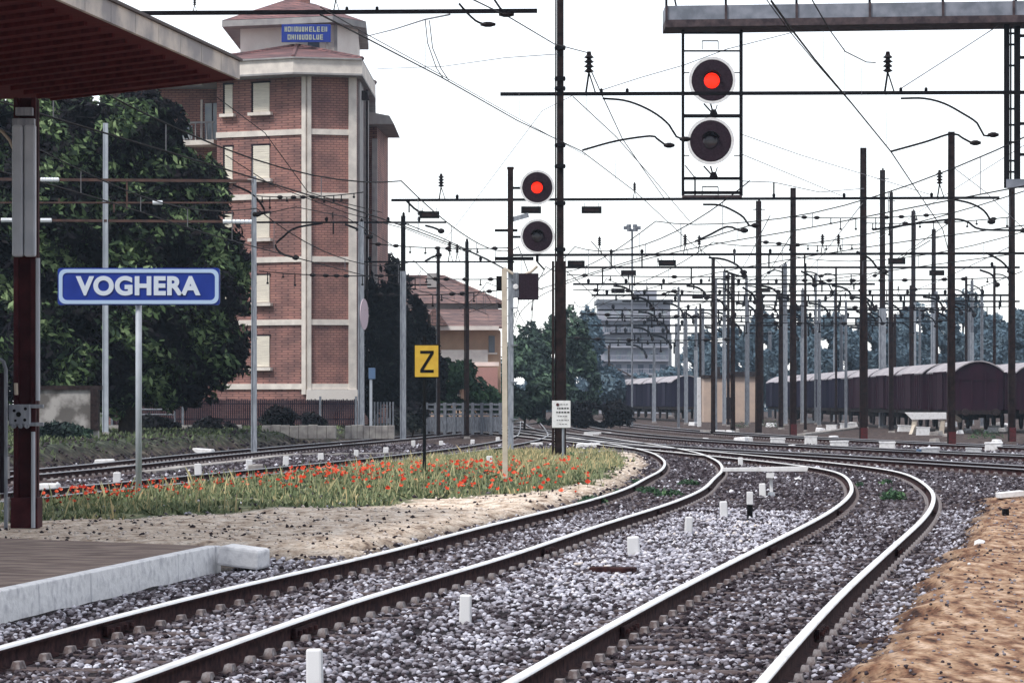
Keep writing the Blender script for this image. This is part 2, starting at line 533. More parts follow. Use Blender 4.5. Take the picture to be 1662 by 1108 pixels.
def make_ground():
    xs = np.concatenate([np.linspace(-560, -60, 14), np.linspace(-55, -16, 50), np.linspace(-15.6, 18, 220), np.linspace(18.5, 60, 60), np.linspace(70, 560, 14)])
    ys = np.concatenate([np.linspace(-15, 6, 5), np.linspace(7, 60, 330), np.linspace(60.4, 130, 140), np.linspace(132, 240, 50), np.linspace(250, 620, 16)])
    X, Y = np.meshgrid(xs, ys)
    z = zones(X.ravel(), Y.ravel())
    V = np.stack([X.ravel(), Y.ravel(), z['z']], 1)
    nx, ny = len(xs), len(ys)
    i = (np.arange(ny - 1)[:, None] * nx + np.arange(nx - 1)[None, :]).ravel()
    FC = np.stack([i, i + 1, i + nx + 1, i + nx], 1)
    # ---- material
    m = bpy.data.materials.new('ground_surface')
    m.use_nodes = True
    nt = m.node_tree
    b = nt.nodes['Principled BSDF']
    b.inputs['Roughness'].default_value = 0.95
    b.inputs['Specular IOR Level'].default_value = 0.15
    geo = nt.nodes.new('ShaderNodeTexCoord')

    def noise(scale, detail, st=None):
        n = nt.nodes.new('ShaderNodeTexNoise')
        n.inputs['Scale'].default_value = scale
        n.inputs['Detail'].default_value = detail
        if st:
            mp = nt.nodes.new('ShaderNodeMapping')
            mp.inputs['Scale'].default_value = st
            nt.links.new(geo.outputs['Object'], mp.inputs['Vector'])
            nt.links.new(mp.outputs['Vector'], n.inputs['Vector'])
        else:
            nt.links.new(geo.outputs['Object'], n.inputs['Vector'])
        return n

    def ramp(n, stops):
        r = nt.nodes.new('ShaderNodeValToRGB')
        while len(r.color_ramp.elements) < len(stops):
            r.color_ramp.elements.new(0.5)
        for e, (p, c) in zip(r.color_ramp.elements, stops):
            e.position = p; e.color = (*c, 1)
        nt.links.new(n.outputs['Fac'], r.inputs['Fac'])
        return r

    def attr(name):
        a = nt.nodes.new('ShaderNodeAttribute'); a.attribute_name = name
        return a.outputs['Fac']

    def mix(f, A, B):
        x = nt.nodes.new('ShaderNodeMix'); x.data_type = 'RGBA'
        nt.links.new(f, x.inputs[0]); nt.links.new(A, x.inputs[6]); nt.links.new(B, x.inputs[7])
        return x.outputs[2]
    fine = noise(11, 12)
    big = noise(1.1, 6, (0.6, 1.6, 1))
    bed = ramp(fine, [(0.35, (0.008, 0.006, 0.009)), (0.6, (0.018, 0.013, 0.016)), (0.75, (0.05, 0.04, 0.042))])
    soil = ramp(noise(3.5, 9), [(0.32, (0.012, 0.008, 0.010)), (0.5, (0.055, 0.038, 0.036)), (0.62, (0.12, 0.085, 0.075)), (0.75, (0.26, 0.22, 0.20))])
    sandc = ramp(noise(4.5, 10, (1, 0.55, 1)), [(0.30, (0.16, 0.105, 0.08)), (0.42, (0.52, 0.41, 0.32)), (0.55, (0.72, 0.61, 0.51)), (0.7, (0.80, 0.72, 0.63))])
    rsc = ramp(noise(5.5, 14, (1.6, 0.42, 1)), [(0.30, (0.05, 0.026, 0.020)), (0.40, (0.19, 0.095, 0.058)), (0.54, (0.37, 0.24, 0.155)), (0.70, (0.56, 0.41, 0.31))])
    grassc = ramp(noise(4, 8), [(0.3, (0.04, 0.05, 0.025)), (0.5, (0.13, 0.16, 0.08)), (0.7, (0.34, 0.30, 0.18))])
    bankc = ramp(noise(2.5, 8), [(0.3, (0.012, 0.012, 0.012)), (0.5, (0.035, 0.045, 0.032)), (0.7, (0.14, 0.15, 0.11))])
    grit = ramp(noise(24, 6), [(0.33, (0.30, 0.25, 0.23)), (0.45, (0.92, 0.92, 0.92)), (0.66, (1.14, 1.12, 1.10))])

    def gritty(col):
        x = nt.nodes.new('ShaderNodeMix'); x.data_type = 'RGBA'; x.blend_type = 'MULTIPLY'
        x.inputs[0].default_value = 1.0
        nt.links.new(col, x.inputs[6]); nt.links.new(grit.outputs[0], x.inputs[7])
        return x.outputs[2]
    c = mix(attr('far'), bed.outputs[0], soil.outputs[0])
    c = mix(attr('sand'), c, gritty(sandc.outputs[0]))
    c = mix(attr('grass'), c, grassc.outputs[0])
    c = mix(attr('rs'), c, gritty(rsc.outputs[0]))
    c = mix(attr('bank'), c, bankc.outputs[0])
    nt.links.new(c, b.inputs['Base Color'])
    bp = nt.nodes.new('ShaderNodeBump')
    bp.inputs['Strength'].default_value = 0.8
    bp.inputs['Distance'].default_value = 0.06
    nt.links.new(fine.outputs['Fac'], bp.inputs['Height'])
    nt.links.new(bp.outputs['Normal'], b.inputs['Normal'])
    o = np_mesh('ground', V, FC, m)
    for k in ('far', 'sand', 'grass', 'rs', 'bank'):
        a = o.data.attributes.new(k, 'FLOAT', 'POINT')
        a.data.foreach_set('value', z[k].astype(np.float32))
    o.data.polygons.foreach_set('use_smooth', [True] * len(o.data.polygons))
    tag(o, kind='structure')


make_ground()


# ------------------------------------------------------------------ ballast stones
def icosa():
    t = (1 + 5**0.5) / 2
    v = np.array([(-1, t, 0), (1, t, 0), (-1, -t, 0), (1, -t, 0), (0, -1, t), (0, 1, t), (0, -1, -t), (0, 1, -t), (t, 0, -1), (t, 0, 1), (-t, 0, -1), (-t, 0, 1)], float)
    v /= np.linalg.norm(v[0])
    f = np.array([(0, 11, 5), (0, 5, 1), (0, 1, 7), (0, 7, 10), (0, 10, 11), (1, 5, 9), (5, 11, 4), (11, 10, 2), (10, 7, 6), (7, 1, 8), (3, 9, 4), (3, 4, 2), (3, 2, 6), (3, 6, 8), (3, 8, 9), (4, 9, 5), (2, 4, 11), (6, 2, 10), (8, 6, 7), (9, 8, 1)])
    return v, f


def octa():
    v = np.array([(1, 0, 0), (0, 1, 0), (-1, 0, 0), (0, -1, 0), (0, 0, 1), (0, 0, -1)], float)
    f = np.array([(0, 1, 4), (1, 2, 4), (2, 3, 4), (3, 0, 4), (1, 0, 5), (2, 1, 5), (3, 2, 5), (0, 3, 5)])
    return v, f


def stones_mesh(name, pts, size, tint, base, label=None):
    bv, bf = base
    n, k = len(pts), len(bv)
    a = rng.uniform(0, 2 * np.pi, n)
    sc = np.stack([size * rng.uniform(0.7, 1.25, n), size * rng.uniform(0.55, 1.0, n), size * rng.uniform(0.45, 0.85, n)], 1)
    V = bv[None] * (1 + rng.uniform(-0.28, 0.28, (n, k, 1))) * sc[:, None, :] * 0.5
    # tilt then turn
    t = rng.uniform(-0.6, 0.6, n)
    ct, st = np.cos(t)[:, None], np.sin(t)[:, None]
    y = V[..., 1] * ct - V[..., 2] * st
    zz = V[..., 1] * st + V[..., 2] * ct
    ca, sa = np.cos(a)[:, None], np.sin(a)[:, None]
    x2 = V[..., 0] * ca - y * sa
    y2 = V[..., 0] * sa + y * ca
    V = np.stack([x2, y2, zz], -1) + pts[:, None, :]
    FC = bf[None] + (np.arange(n) * k)[:, None, None]
    o = np_mesh(name, V.reshape(-1, 3), FC.reshape(-1, 3), M['stone'], tint=np.repeat(tint, k))
    tag(o, kind='stuff')
    return o


def scatter_ballast():
    P_, S_, T_ = [], [], []
    Z = 12.0
    while Z < 118:
        s = 0.031 + 0.00105 * Z if Z < 60 else 0.094 + 0.0019 * (Z - 60)
        dz = s * 1.0
        half = 0.20 * Z + 1.0
        n = int(2 * half / (s * 0.98))
        X = rng.uniform(-half, half, n)
        Y = Z + rng.uniform(-dz, dz, n)
        P_.append(np.stack([X, Y], 1)); S_.append(np.full(n, s))
        Z += dz * 1.0
    p = np.vstack(P_); s = np.concatenate(S_)
    zn = zones(p[:, 0], p[:, 1])
    dA = np.abs(p[:, 0] - tx('A', p[:, 1])); dB = np.abs(p[:, 0] - tx('B', p[:, 1]))
    near = np.minimum(dA, dB)
    u = rng.uniform(0, 1, len(p))
    keep = rng.uniform(0, 1, len(p)) > 0.30 + 0.20 * hashn(p[:, 0], p[:, 1], 2.2)
    keep &= ~((zn['grass'] > 0.35) & (u > 0.05))
    keep &= ~((zn['sand'] > 0.5) & (u > 0.12))
    keep &= ~((zn['rs'] > 0.6) & (u > 0.10))
    keep &= ~((zn['bank'] > 0.4) & (u > 0.10))
    keep &= ~((zn['far'] > 0.5) & (u > 0.62))
    # keep clear of the rail heads
    rail = np.minimum(np.abs(dA - 0.7525), np.abs(dB - 0.7525))
    keep &= rail > 0.10 + s * 0.3
    for k in 'CDEGH':
        keep &= np.abs(np.abs(p[:, 0] - tx(k, p[:, 1])) - 0.7525) > 0.16
    # the platform slab
    keep &= ~((p[:, 0] < -4.34 + (p[:, 1] - 23.5) * 0.145 + 0.12) & (p[:, 1] < 33.2))
    p, s, u, near, rail = p[keep], s[keep], u[keep], near[keep], rail[keep]
    zn = {k: v[keep] for k, v in zn.items()}
    n = len(p)
    cl = hashn(p[:, 0], p[:, 1], 1.3) * 0.5 + hashn(p[:, 0] + 9, p[:, 1] * 1.4, 3.1) * 0.5
    g = rng.uniform(0, 1, n)
    tint = 0.34 + 0.44 * (g - 0.35) + 0.24 * cl
    tint = np.where(g > 0.84, tint + 0.12, tint)
    tint = np.where(g < 0.26, 0.12 + 0.2 * g, tint)
    # rusty belt by the rails
    tint -= 0.30 * np.exp(-(rail / 0.30) ** 2) * (rng.uniform(0, 1, n) < 0.8)
    # pale belt between the tracks
    mid = (p[:, 0] > tx('A', p[:, 1]) + 1.0) & (p[:, 0] < tx('B', p[:, 1]) - 1.0) & (p[:, 1] < 47) & (p[:, 1] > 26 + 3 * cl)
    tint = np.where(mid, tint + 0.13, tint)
    inB = (np.abs(p[:, 0] - tx('B', p[:, 1])) < 0.8)
    tint = np.where(inB, tint - 0.07, tint)
    # brown stones in the far part
    tint = np.where(zn['far'] > 0.4, 0.05 + 0.40 * g + 0.15 * cl, tint)
    tint = np.where((zn['far'] > 0.4) & (g > 0.97), 0.8, tint)
    tint = np.where(zn['bank'] > 0.2, np.minimum(tint, 0.25), tint)
    tint = np.where(zn['sand'] > 0.4, np.where(g > 0.35, 1.0, 0.12), tint)
    s = np.where(zn['sand'] > 0.4, s * rng.uniform(0.35, 1.0, n), s)
    s = np.where(zn['rs'] > 0.4, s * rng.uniform(0.25, 0.75, n), s)
    tint = np.where(zn['rs'] > 0.5, np.where(g > 0.4, 0.2, 0.45), tint)
    tint = np.clip(tint, 0, 1)
    z = zn['z'] + s * rng.uniform(-0.12, 0.28, n)
    pts = np.stack([p[:, 0], p[:, 1], z], 1)
    nearm = p[:, 1] < 34
    stones_mesh('ballast_stones', pts[nearm], s[nearm] * 1.05, tint[nearm], icosa())
    stones_mesh('ballast_stones', pts[~nearm], s[~nearm] * 1.15, tint[~nearm], octa())
    print('stones', n)


scatter_ballast()

# ------------------------------------------------------------------ railway tracks
RAIL_PROF = [(-0.033, -0.002), (0.033, -0.002), (0.035, -0.020), (0.035, -0.04), (0.010, -0.05), (0.010, -0.145), (0.07, -0.158), (0.07, -0.17), (-0.07, -0.17), (-0.07, -0.158), (-0.010, -0.145), (-0.010, -0.05), (-0.035, -0.04), (-0.035, -0.020)]
RAIL_MI = [0, 0, 1, 1, 1, 1, 1, 1, 1, 1, 1, 1, 1, 0]


def path_normals(q):
    d = np.gradient(q, axis=0)
    d /= np.linalg.norm(d, axis=1)[:, None]
    # q is (Y,X): the sideways direction in (X,Y)
    return np.stack([d[:, 0], -d[:, 1]], 1)   # (dX, dY) = (dY_path, -dX_path)


def rail_obj(q, side, parent, top, y0=-1e9, y1=1e9, zo=0.0):
    nn = path_normals(q)
    pr = np.array(RAIL_PROF)
    mk = (q[:, 0] >= y0) & (q[:, 0] <= y1)
    q, nn = q[mk], nn[mk]
    n, k = len(q), len(pr)
    w = side * 0.7525 + pr[:, 0]
    X = q[:, 1][:, None] + nn[:, 0][:, None] * w[None]
    Y = q[:, 0][:, None] + nn[:, 1][:, None] * w[None]
    Zz = np.broadcast_to(pr[:, 1][None] + zo, X.shape)
    V = np.stack([X, Y, Zz], -1).reshape(-1, 3)
    off = np.array(parent.location)
    i = np.arange(n - 1)[:, None] * k
    j = np.arange(k)[None]
    FC = np.stack([i + j, i + (j + 1) % k, i + k + (j + 1) % k, i + k + j], -1).reshape(-1, 4)
    fm = np.tile(np.array(RAIL_MI, np.int32), n - 1)
    o = np_mesh('rail', V - off, FC, [top, M['railrust']], parent, fmat=fm)
    bm = bmesh.new(); bm.from_mesh(o.data); bmesh.ops.recalc_face_normals(bm, faces=bm.faces); bm.to_mesh(o.data); bm.free()
    return o


def sleeper_mb(at, ang):
    mb = MB()
    co, si = math.cos(ang), math.sin(ang)

    def w(u, v, z):
        return (at[0] + u * co - v * si, at[1] + u * si + v * co, z)
    # sleeper body, chamfered ends
    L, wd = 1.25, 0.125
    mb.hexa([w(-L, -wd, -0.30), w(L, -wd, -0.30), w(L, wd, -0.30), w(-L, wd, -0.30), w(-L + 0.02, -wd + 0.02, -0.155), w(L - 0.02, -wd + 0.02, -0.155), w(L - 0.02, wd - 0.02, -0.155), w(-L + 0.02, wd - 0.02, -0.155)], 0)
    for s in (-0.7525, 0.7525):
        for t in (-0.115, 0.115):
            c = s + t
            mb.hexa([w(c - 0.035, -0.075, -0.154), w(c + 0.035, -0.075, -0.154), w(c + 0.035, 0.075, -0.154), w(c - 0.035, 0.075, -0.154),
                     w(c - 0.025, -0.05, -0.105), w(c + 0.025, -0.05, -0.105), w(c + 0.025, 0.05, -0.105), w(c - 0.025, 0.05, -0.105)], 1)
    return mb


def make_track(k, label, y0, y1, top, singles=0, gap=None, step=0.6):
    q = PATH[k]
    q = q[(q[:, 0] >= y0) & (q[:, 0] <= y1)]
    mid = q[len(q) // 2]
    t = thing('railway_track', (q[0][1], q[0][0], -0.17), label, 'railway track', 'railway tracks of the station yard')
    for s in (-1, 1):
        rail_obj(q, s, t, top)
    d = np.concatenate([[0], np.cumsum(np.linalg.norm(np.diff(q, axis=0), axis=1))])
    nn = path_normals(q)
    u = np.arange(0.2, d[-1], step)
    if singles:
        for k2, uu in enumerate(np.arange(15.5, min(75, d[-1]), 11.7)):
            y, x = np.interp(uu, d, q[:, 0]), np.interp(uu, d, q[:, 1])
            nx_, ny_ = np.interp(uu, d, nn[:, 0]), np.interp(uu, d, nn[:, 1])
            for s in (-1, 1):
                fp = MB()
                for e in (-0.035, 0.035):
                    c = Vector((x + nx_ * (s * 0.7525 + e), y + ny_ * (s * 0.7525 + e), -0.092))
                    dv = Vector((-ny_, nx_, 0)) * 0.36
                    fp.bar(c - dv, c + dv, 0.03, 0.075)
                    for t2 in (-0.75, -0.28, 0.28, 0.75):
                        fp.bar(c + dv * t2, c + dv * t2 + Vector((nx_, ny_, 0)) * math.copysign(0.045, e), 0.035)
                fp.build('fishplate', M['railrust'], t)
    n_made = 0
    proto = None
    rest = MB()
    for uu in u:
        y, x = np.interp(uu, d, q[:, 0]), np.interp(uu, d, q[:, 1])
        ang = math.atan2(np.interp(uu, d, nn[:, 1]), np.interp(uu, d, nn[:, 0]))
        if n_made < singles and y > 15.0:
            if proto is None:
                proto = sleeper_mb((0, 0), 0).build('sleeper', [M['sleeper'], M['clip']])
                o = proto
            else:
                o = proto.copy()
                COL.objects.link(o)
            o.parent = t
            o.location = (x - t.location.x, y - t.location.y, -t.location.z)
            o.rotation_euler = (0, 0, ang)
            n_made += 1
        else:
            m = sleeper_mb((x, y), ang)
            b = len(rest.v)
            rest.v += m.v
            rest.f += [tuple(i + b for i in f) for f in m.f]
            rest.m += m.m
    if rest.v:
        tag(rest.build('sleepers', [M['sleeper'], M['clip']], t), kind='stuff')
    return t


make_track('A', 'curving track along the white platform edge and the sandy verge', 6, 230, M['railtop'], 100)
make_track('B', 'curving track with the brightest rails beside the brown sandy ground', 6, 230, M['railtop'], 100)
make_track('C', 'dark track behind the poppies, lined with small white posts', 22, 230, M['railgrey'])
make_track('D', 'dark track at the foot of the green bank by the fence', 22, 230, M['railgrey'])
make_track('E', 'dark track crossing just behind the bend of the bright rails', 52, 230, M['railgrey'])
make_track('G', 'dull track passing in front of the row of white boxes', 60, 230, M['railgrey'])
make_track('H', 'dull yard track running behind the row of white boxes', 70, 250, M['railgrey'])


# ------------------------------------------------------------------ verge grass and poppies
def blades(name, p, h, w, tint, material, lean=0.35):
    n = len(p)
    a = rng.uniform(0, 2 * np.pi, n)
    dx, dy = np.cos(a) * w / 2, np.sin(a) * w / 2
    lx, ly = rng.normal(0, lean, n) * h, rng.normal(0, lean, n) * h
    v0 = p + np.stack([-dx, -dy, np.zeros(n)], 1)
    v1 = p + np.stack([dx, dy, np.zeros(n)], 1)
    v2 = p + np.stack([dx * 0.7 + lx * 0.45, dy * 0.7 + ly * 0.45, h * 0.6], 1)
    v3 = p + np.stack([lx, ly, h], 1)
    V = np.stack([v0, v1, v2, v3], 1).reshape(-1, 3)
    i = np.arange(n)[:, None] * 4
    FC = i + np.array([[0, 1, 2, 3]])
    o = np_mesh(name, V, FC, material, tint=np.repeat(tint, 4))
    return tag(o, kind='stuff')


def make_verge():
    n = 150000
    Y = 37 + 55 * rng.uniform(0, 1, n)
    X = rng.uniform(-10, 6, n)
    zn = zones(X, Y)
    k = (zn['grass'] > rng.uniform(0.15, 0.9, n))
    cl = hashn(X, Y, 1.1) + 0.6 * hashn(X, Y, 2.9)
    k &= cl > -0.26 + 0.30 * rng.uniform(-1, 1, n)
    X, Y = X[k], Y[k]
    zn = {a: b[k] for a, b in zn.items()}
    cl = cl[k]
    n = len(X)
    h = rng.uniform(0.03, 0.12, n) * (1 + 0.4 * np.clip(cl, -0.6, 1)) * (1 + 0.5 * zn['straw'])
    tint = np.clip(0.40 + 0.22 * rng.normal(0, 1, n) + 0.22 * cl + 0.32 * zn['straw'], 0, 1)
    blades('verge_grass', np.stack([X, Y, zn['z'] - 0.01], 1), h, rng.uniform(0.02, 0.06, n), tint, M['grass'])
    # taller dry stalks and flat broad-leaved weeds sown through the verge
    m = rng.choice(n, 1700, replace=False)
    blades('dry_stalks', np.stack([X[m], Y[m], zn['z'][m] - 0.01], 1), rng.uniform(0.16, 0.40, len(m)), rng.uniform(0.012, 0.03, len(m)), np.clip(rng.normal(0.75, 0.2, len(m)), 0, 1), M['grass'], 0.22)
    m = rng.choice(n, 5200, replace=False)
    m = m[hashn(X[m] + 5, Y[m], 1.6) > 0.0]
    blades('broad_weeds', np.stack([X[m], Y[m], zn['z'][m] - 0.005], 1), rng.uniform(0.05, 0.12, len(m)), rng.uniform(0.07, 0.14, len(m)), np.clip(rng.normal(0.22, 0.14, len(m)), 0, 1), M['grass'], 1.1)
    # bank grass beside the fence
    n = 26000
    Y = rng.uniform(64, 132, n)
    X = rng.uniform(-26, -4, n)
    zn = zones(X, Y)
    k = (zn['bank'] > rng.uniform(0.2, 0.9, n)) & (hashn(X, Y, 0.9) > -0.25)
    X, Y = X[k], Y[k]
    z = zn['z'][k]
    cl = hashn(X, Y, 0.7)
    blades('bank_grass', np.stack([X, Y, z - 0.01], 1), rng.uniform(0.05, 0.2, len(X)), rng.uniform(0.05, 0.11, len(X)), np.clip(0.12 + 0.18 * rng.uniform(0, 1, len(X)) + 0.22 * cl, 0, 0.7), M['grass'], 0.5)
    # poppies: along the far rim of the verge, thick by the sign, and sown through the grass
    pts = []
    for _ in range(9000):
        x = rng.uniform(70, 960)
        top = np.interp(x, [65, 400, 560, 740, 830, 960], [806, 773, 757, 748, 748, 746])
        bot = np.interp(x, [65, 250, 400, 560, 740, 960], [822, 812, 800, 800, 806, 806])
        if rng.uniform() < 0.42:
            y = top + abs(rng.normal(0, 12)) + 4
        else:
            y = rng.uniform(top + 4, bot)
        dens = np.interp(x, [70, 140, 260, 330, 470, 560, 600, 700, 760, 830, 870, 960], [0.35, 0.7, 0.7, 0.45, 0.6, 1, 1, 0.6, 0.8, 0.9, 0.35, 0.3])
        if rng.uniform() > dens or y > bot:
            continue
        if hashn(np.array([x * 0.16]), np.array([y * 0.35]), 1.0)[0] < 0.02:
            continue
        pts.append((x, y))
        if len(pts) >= 620:
            break
    V, FC, T = [], [], []
    for x, y in pts:
        g = ground_at(x, y + 3)
        h = rng.uniform(0.10, 0.24)
        c = np.array([g.x, g.y, g.z + h])
        r = rng.uniform(0.018, 0.05) * (1.25 if x > 460 else 0.85)
        tn = rng.uniform(0, 1)
        tl = rng.normal(0, 0.5, 2)
        nrm = np.array([tl[0], -0.7 + tl[1], 1.0]); nrm /= np.linalg.norm(nrm)
        s = np.cross(nrm, [0, 0, 1.0]); s /= np.linalg.norm(s)
        u = np.cross(s, nrm)
        b = len(V)
        # cup of four petals
        V.append(c - nrm * 0.02); T.append(tn * 0.5)
        for j in range(8):
            aa = j * math.pi / 4
            rr = r * (1.0 if j % 2 == 0 else 0.78)
            V.append(c + (s * math.cos(aa) + u * math.sin(aa)) * rr + nrm * (0.02 if j % 2 == 0 else 0.005)); T.append(tn)
        for j in range(8):
            FC.append((b, b + 1 + j, b + 1 + (j + 1) % 8))
        # stalk
        b = len(V)
    o = np_mesh('poppy_flowers', np.array(V), np.array(FC), M['poppy'], tint=np.array(T))
    tag(o, kind='stuff')
    st = np.array([[*ground_at(x, y + 3)] for x, y in pts])
    blades('poppy_stalks', st, np.full(len(st), 0.16), np.full(len(st), 0.015), np.full(len(st), 0.2), M['grass'], 0.05)


make_verge()


# ------------------------------------------------------------------ trees
def crown(parent, lobes, n, leaf, material, tint_dir=(-0.25, -0.35, 0.9), name='crown', droop=0.5, base=0.42, hollow=0.45, amp=0.30):
    L = np.array(lobes, float)
    area = (L[:, 3] * L[:, 4] + L[:, 3] * L[:, 5] + L[:, 4] * L[:, 5])
    which = rng.choice(len(L), n, p=area / area.sum())
    d = rng.normal(0, 1, (n, 3)); d /= np.linalg.norm(d, axis=1)[:, None]
    l = L[which]
    # lumpy surface, leaf sprays grouped into clumps
    lump = 1 + 0.16 * np.sin(d[:, 0] * 5 + which) * np.sin(d[:, 2] * 6 + 2 * which) + 0.10 * np.sin(d[:, 0] * 13 + d[:, 2] * 11 + which)
    rad = (hollow + (1 - hollow) * rng.uniform(0, 1, n) ** 0.45) * lump
    c = l[:, :3] + d * l[:, 3:6] * rad[:, None]
    # gaps
    g = np.sin(c[:, 0] * 2.1 / leaf * 0.16 + 1) * np.sin(c[:, 2] * 2.6 / leaf * 0.16) + 0.6 * np.sin(c[:, 0] * 0.9 / leaf * 0.4 + c[:, 2] * 0.7 / leaf * 0.4)
    k = g > -1.0
    c, d, g, which = c[k], d[k], g[k], which[k]
    n = len(c)
    s = leaf * rng.uniform(0.55, 1.3, n)
    nr = d * 0.8 + rng.normal(0, 0.6, (n, 3)); nr /= np.linalg.norm(nr, axis=1)[:, None]
    ax = rng.normal(0, 0.6, (n, 3)) + np.array([0.7, 0, -droop]) * np.sign(rng.normal(0, 1, (n, 1)) + 0.2)
    ax -= nr * (ax * nr).sum(1)[:, None]; ax /= np.linalg.norm(ax, axis=1)[:, None]
    bx = np.cross(nr, ax)
    V = np.stack([c - ax * s[:, None], c + bx * (s * 0.42)[:, None] - ax * (0.1 * s)[:, None], c + ax * s[:, None], c - bx * (s * 0.42)[:, None] - ax * (0.1 * s)[:, None]], 1)
    off = np.zeros(3)
    q = parent
    while q is not None:
        off += np.array(q.location); q = q.parent
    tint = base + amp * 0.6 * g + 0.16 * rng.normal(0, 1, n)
    # bright clumps: sunlit highlights put into the leaf tint
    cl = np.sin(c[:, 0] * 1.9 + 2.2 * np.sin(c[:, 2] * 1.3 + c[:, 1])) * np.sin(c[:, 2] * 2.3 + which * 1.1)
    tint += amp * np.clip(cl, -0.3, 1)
    FC = np.arange(n)[:, None] * 4 + np.array([[0, 1, 2, 3]])
    return np_mesh(name, V.reshape(-1, 3) - off, FC, material, parent, tint=np.repeat(np.clip(tint, 0, 1), 4))


def trunk(parent, base, top, r, limbs, material=None):
    mb = MB()
    b, t = Vector(base), Vector(top)
    mid = b.lerp(t, 0.5) + Vector((r * 0.6, r * 0.3, 0))
    mb.tube([b - Vector((0, 0, 0.2)), b.lerp(mid, 0.5), mid, t], r, 9, r2=r * 0.35)
    for q in limbs:
        q = Vector(q)
        s = b.lerp(t, 0.35 + 0.4 * random.random())
        m = s.lerp(q, 0.5) + Vector((0, 0, -0.1 * (q - s).length))
        mb.tube([s, m, q], r * 0.42, 6, r2=r * 0.1)
    return mb.build('trunk', material or M['bark'], parent, smooth=True)


def tree(name, x, ybase, Z, lobes_px, n, leaf, material, label, cat='tree', group=None, r=0.25, zb=None, **kw):
    """lobes_px: (x, y, rx, ry) in photo pixels at distance Z, depth radius = mean radius"""
    X = (x - CX) * Z / F
    z0 = gz(X, Z) if zb is None else zb
    t = thing(name, (X, Z, z0), label, cat, group)
    lobes = []
    for i, (lx, ly, rx, ry) in enumerate(lobes_px):
        p = P(lx, ly, Z)
        a, b = px(rx, Z), px(ry, Z)
        lobes.append((p.x, Z + random.uniform(-0.3, 0.3) * a, p.z, a, 0.9 * min(a, b) + 0.1 * max(a, b), b))
    topz = max(l[2] for l in lobes)
    trunk(t, (X, Z, z0), (X + 0.2, Z, topz), r, [(l[0], l[1], l[2]) for l in lobes])
    crown(t, lobes, n, leaf, material, **kw)
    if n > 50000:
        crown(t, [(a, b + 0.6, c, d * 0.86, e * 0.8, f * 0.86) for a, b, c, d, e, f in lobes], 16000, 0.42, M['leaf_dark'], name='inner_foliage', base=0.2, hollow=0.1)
    return t


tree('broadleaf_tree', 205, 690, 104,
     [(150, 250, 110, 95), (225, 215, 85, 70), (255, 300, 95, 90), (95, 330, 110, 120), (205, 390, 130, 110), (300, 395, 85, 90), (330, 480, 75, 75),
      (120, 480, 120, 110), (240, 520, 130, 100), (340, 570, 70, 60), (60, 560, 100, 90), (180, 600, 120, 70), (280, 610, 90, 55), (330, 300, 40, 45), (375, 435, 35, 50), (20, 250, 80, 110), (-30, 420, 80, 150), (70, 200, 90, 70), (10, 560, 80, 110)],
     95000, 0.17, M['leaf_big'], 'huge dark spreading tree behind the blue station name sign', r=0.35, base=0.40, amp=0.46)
tree('broadleaf_tree', 640, 690, 142, [(640, 560, 48, 75), (625, 480, 32, 45), (665, 610, 38, 60), (610, 620, 30, 55)],
     9000, 0.24, M['leaf_dark'], 'tall dark tree standing between the brick tower and the tiled house', base=0.25, amp=0.22)
tree('broadleaf_tree', 628, 690, 160, [(628, 445, 26, 36), (645, 470, 26, 30)], 1500, 0.22, M['leaf_dark'], 'thin airy tree top rising over the tiled roof beside the tower', base=0.3)
tree('broadleaf_tree', 880, 690, 215, [(872, 575, 46, 50), (918, 552, 38, 50), (942, 580, 26, 52), (848, 630, 46, 48), (905, 635, 58, 56), (948, 640, 28, 48), (880, 605, 58, 58), (842, 585, 24, 36)],
     20000, 0.26, M['leaf_mid'], 'large green tree between the small red signal and the grey block', base=0.46, amp=0.34)
tree('broadleaf_tree', 985, 690, 290, [(958, 560, 24, 60), (985, 625, 36, 30), (1040, 628, 34, 22), (1085, 622, 30, 26)],
     9000, 0.32, M['leaf_hazed'], 'hazy tree at the foot of the grey block', base=0.5, amp=0.3)
tree('broadleaf_tree', 690, 690, 147, [(690, 560, 22, 40), (700, 610, 26, 46), (672, 510, 22, 30)],
     5000, 0.2, M['leaf_dark'], 'slim dark tree behind the yellow Z plate', base=0.35, amp=0.3)
tree('round_bush', 740, 690, 150, [(735, 618, 34, 34), (772, 645, 38, 28), (715, 645, 28, 30), (752, 606, 22, 22), (800, 655, 22, 22)], 8000, 0.17, M['leaf_bush'],
     'bright green bush in front of the pink garden wall', 'bush', r=0.08)
tree('round_bush', 850, 690, 170, [(850, 655, 40, 24), (880, 640, 28, 28)], 3500, 0.2, M['leaf_mid'],
     'grey green bush at the foot of the small red signal', 'bush', r=0.08, base=0.4)
tree('round_bush', 975, 700, 186, [(960, 676, 34, 24), (995, 672, 34, 20), (935, 672, 20, 20)], 3600, 0.2, M['leaf_dark'],
     'low dark purple bush beside the notice plate on the tall mast', 'bush', r=0.08, base=0.15, amp=0.15)
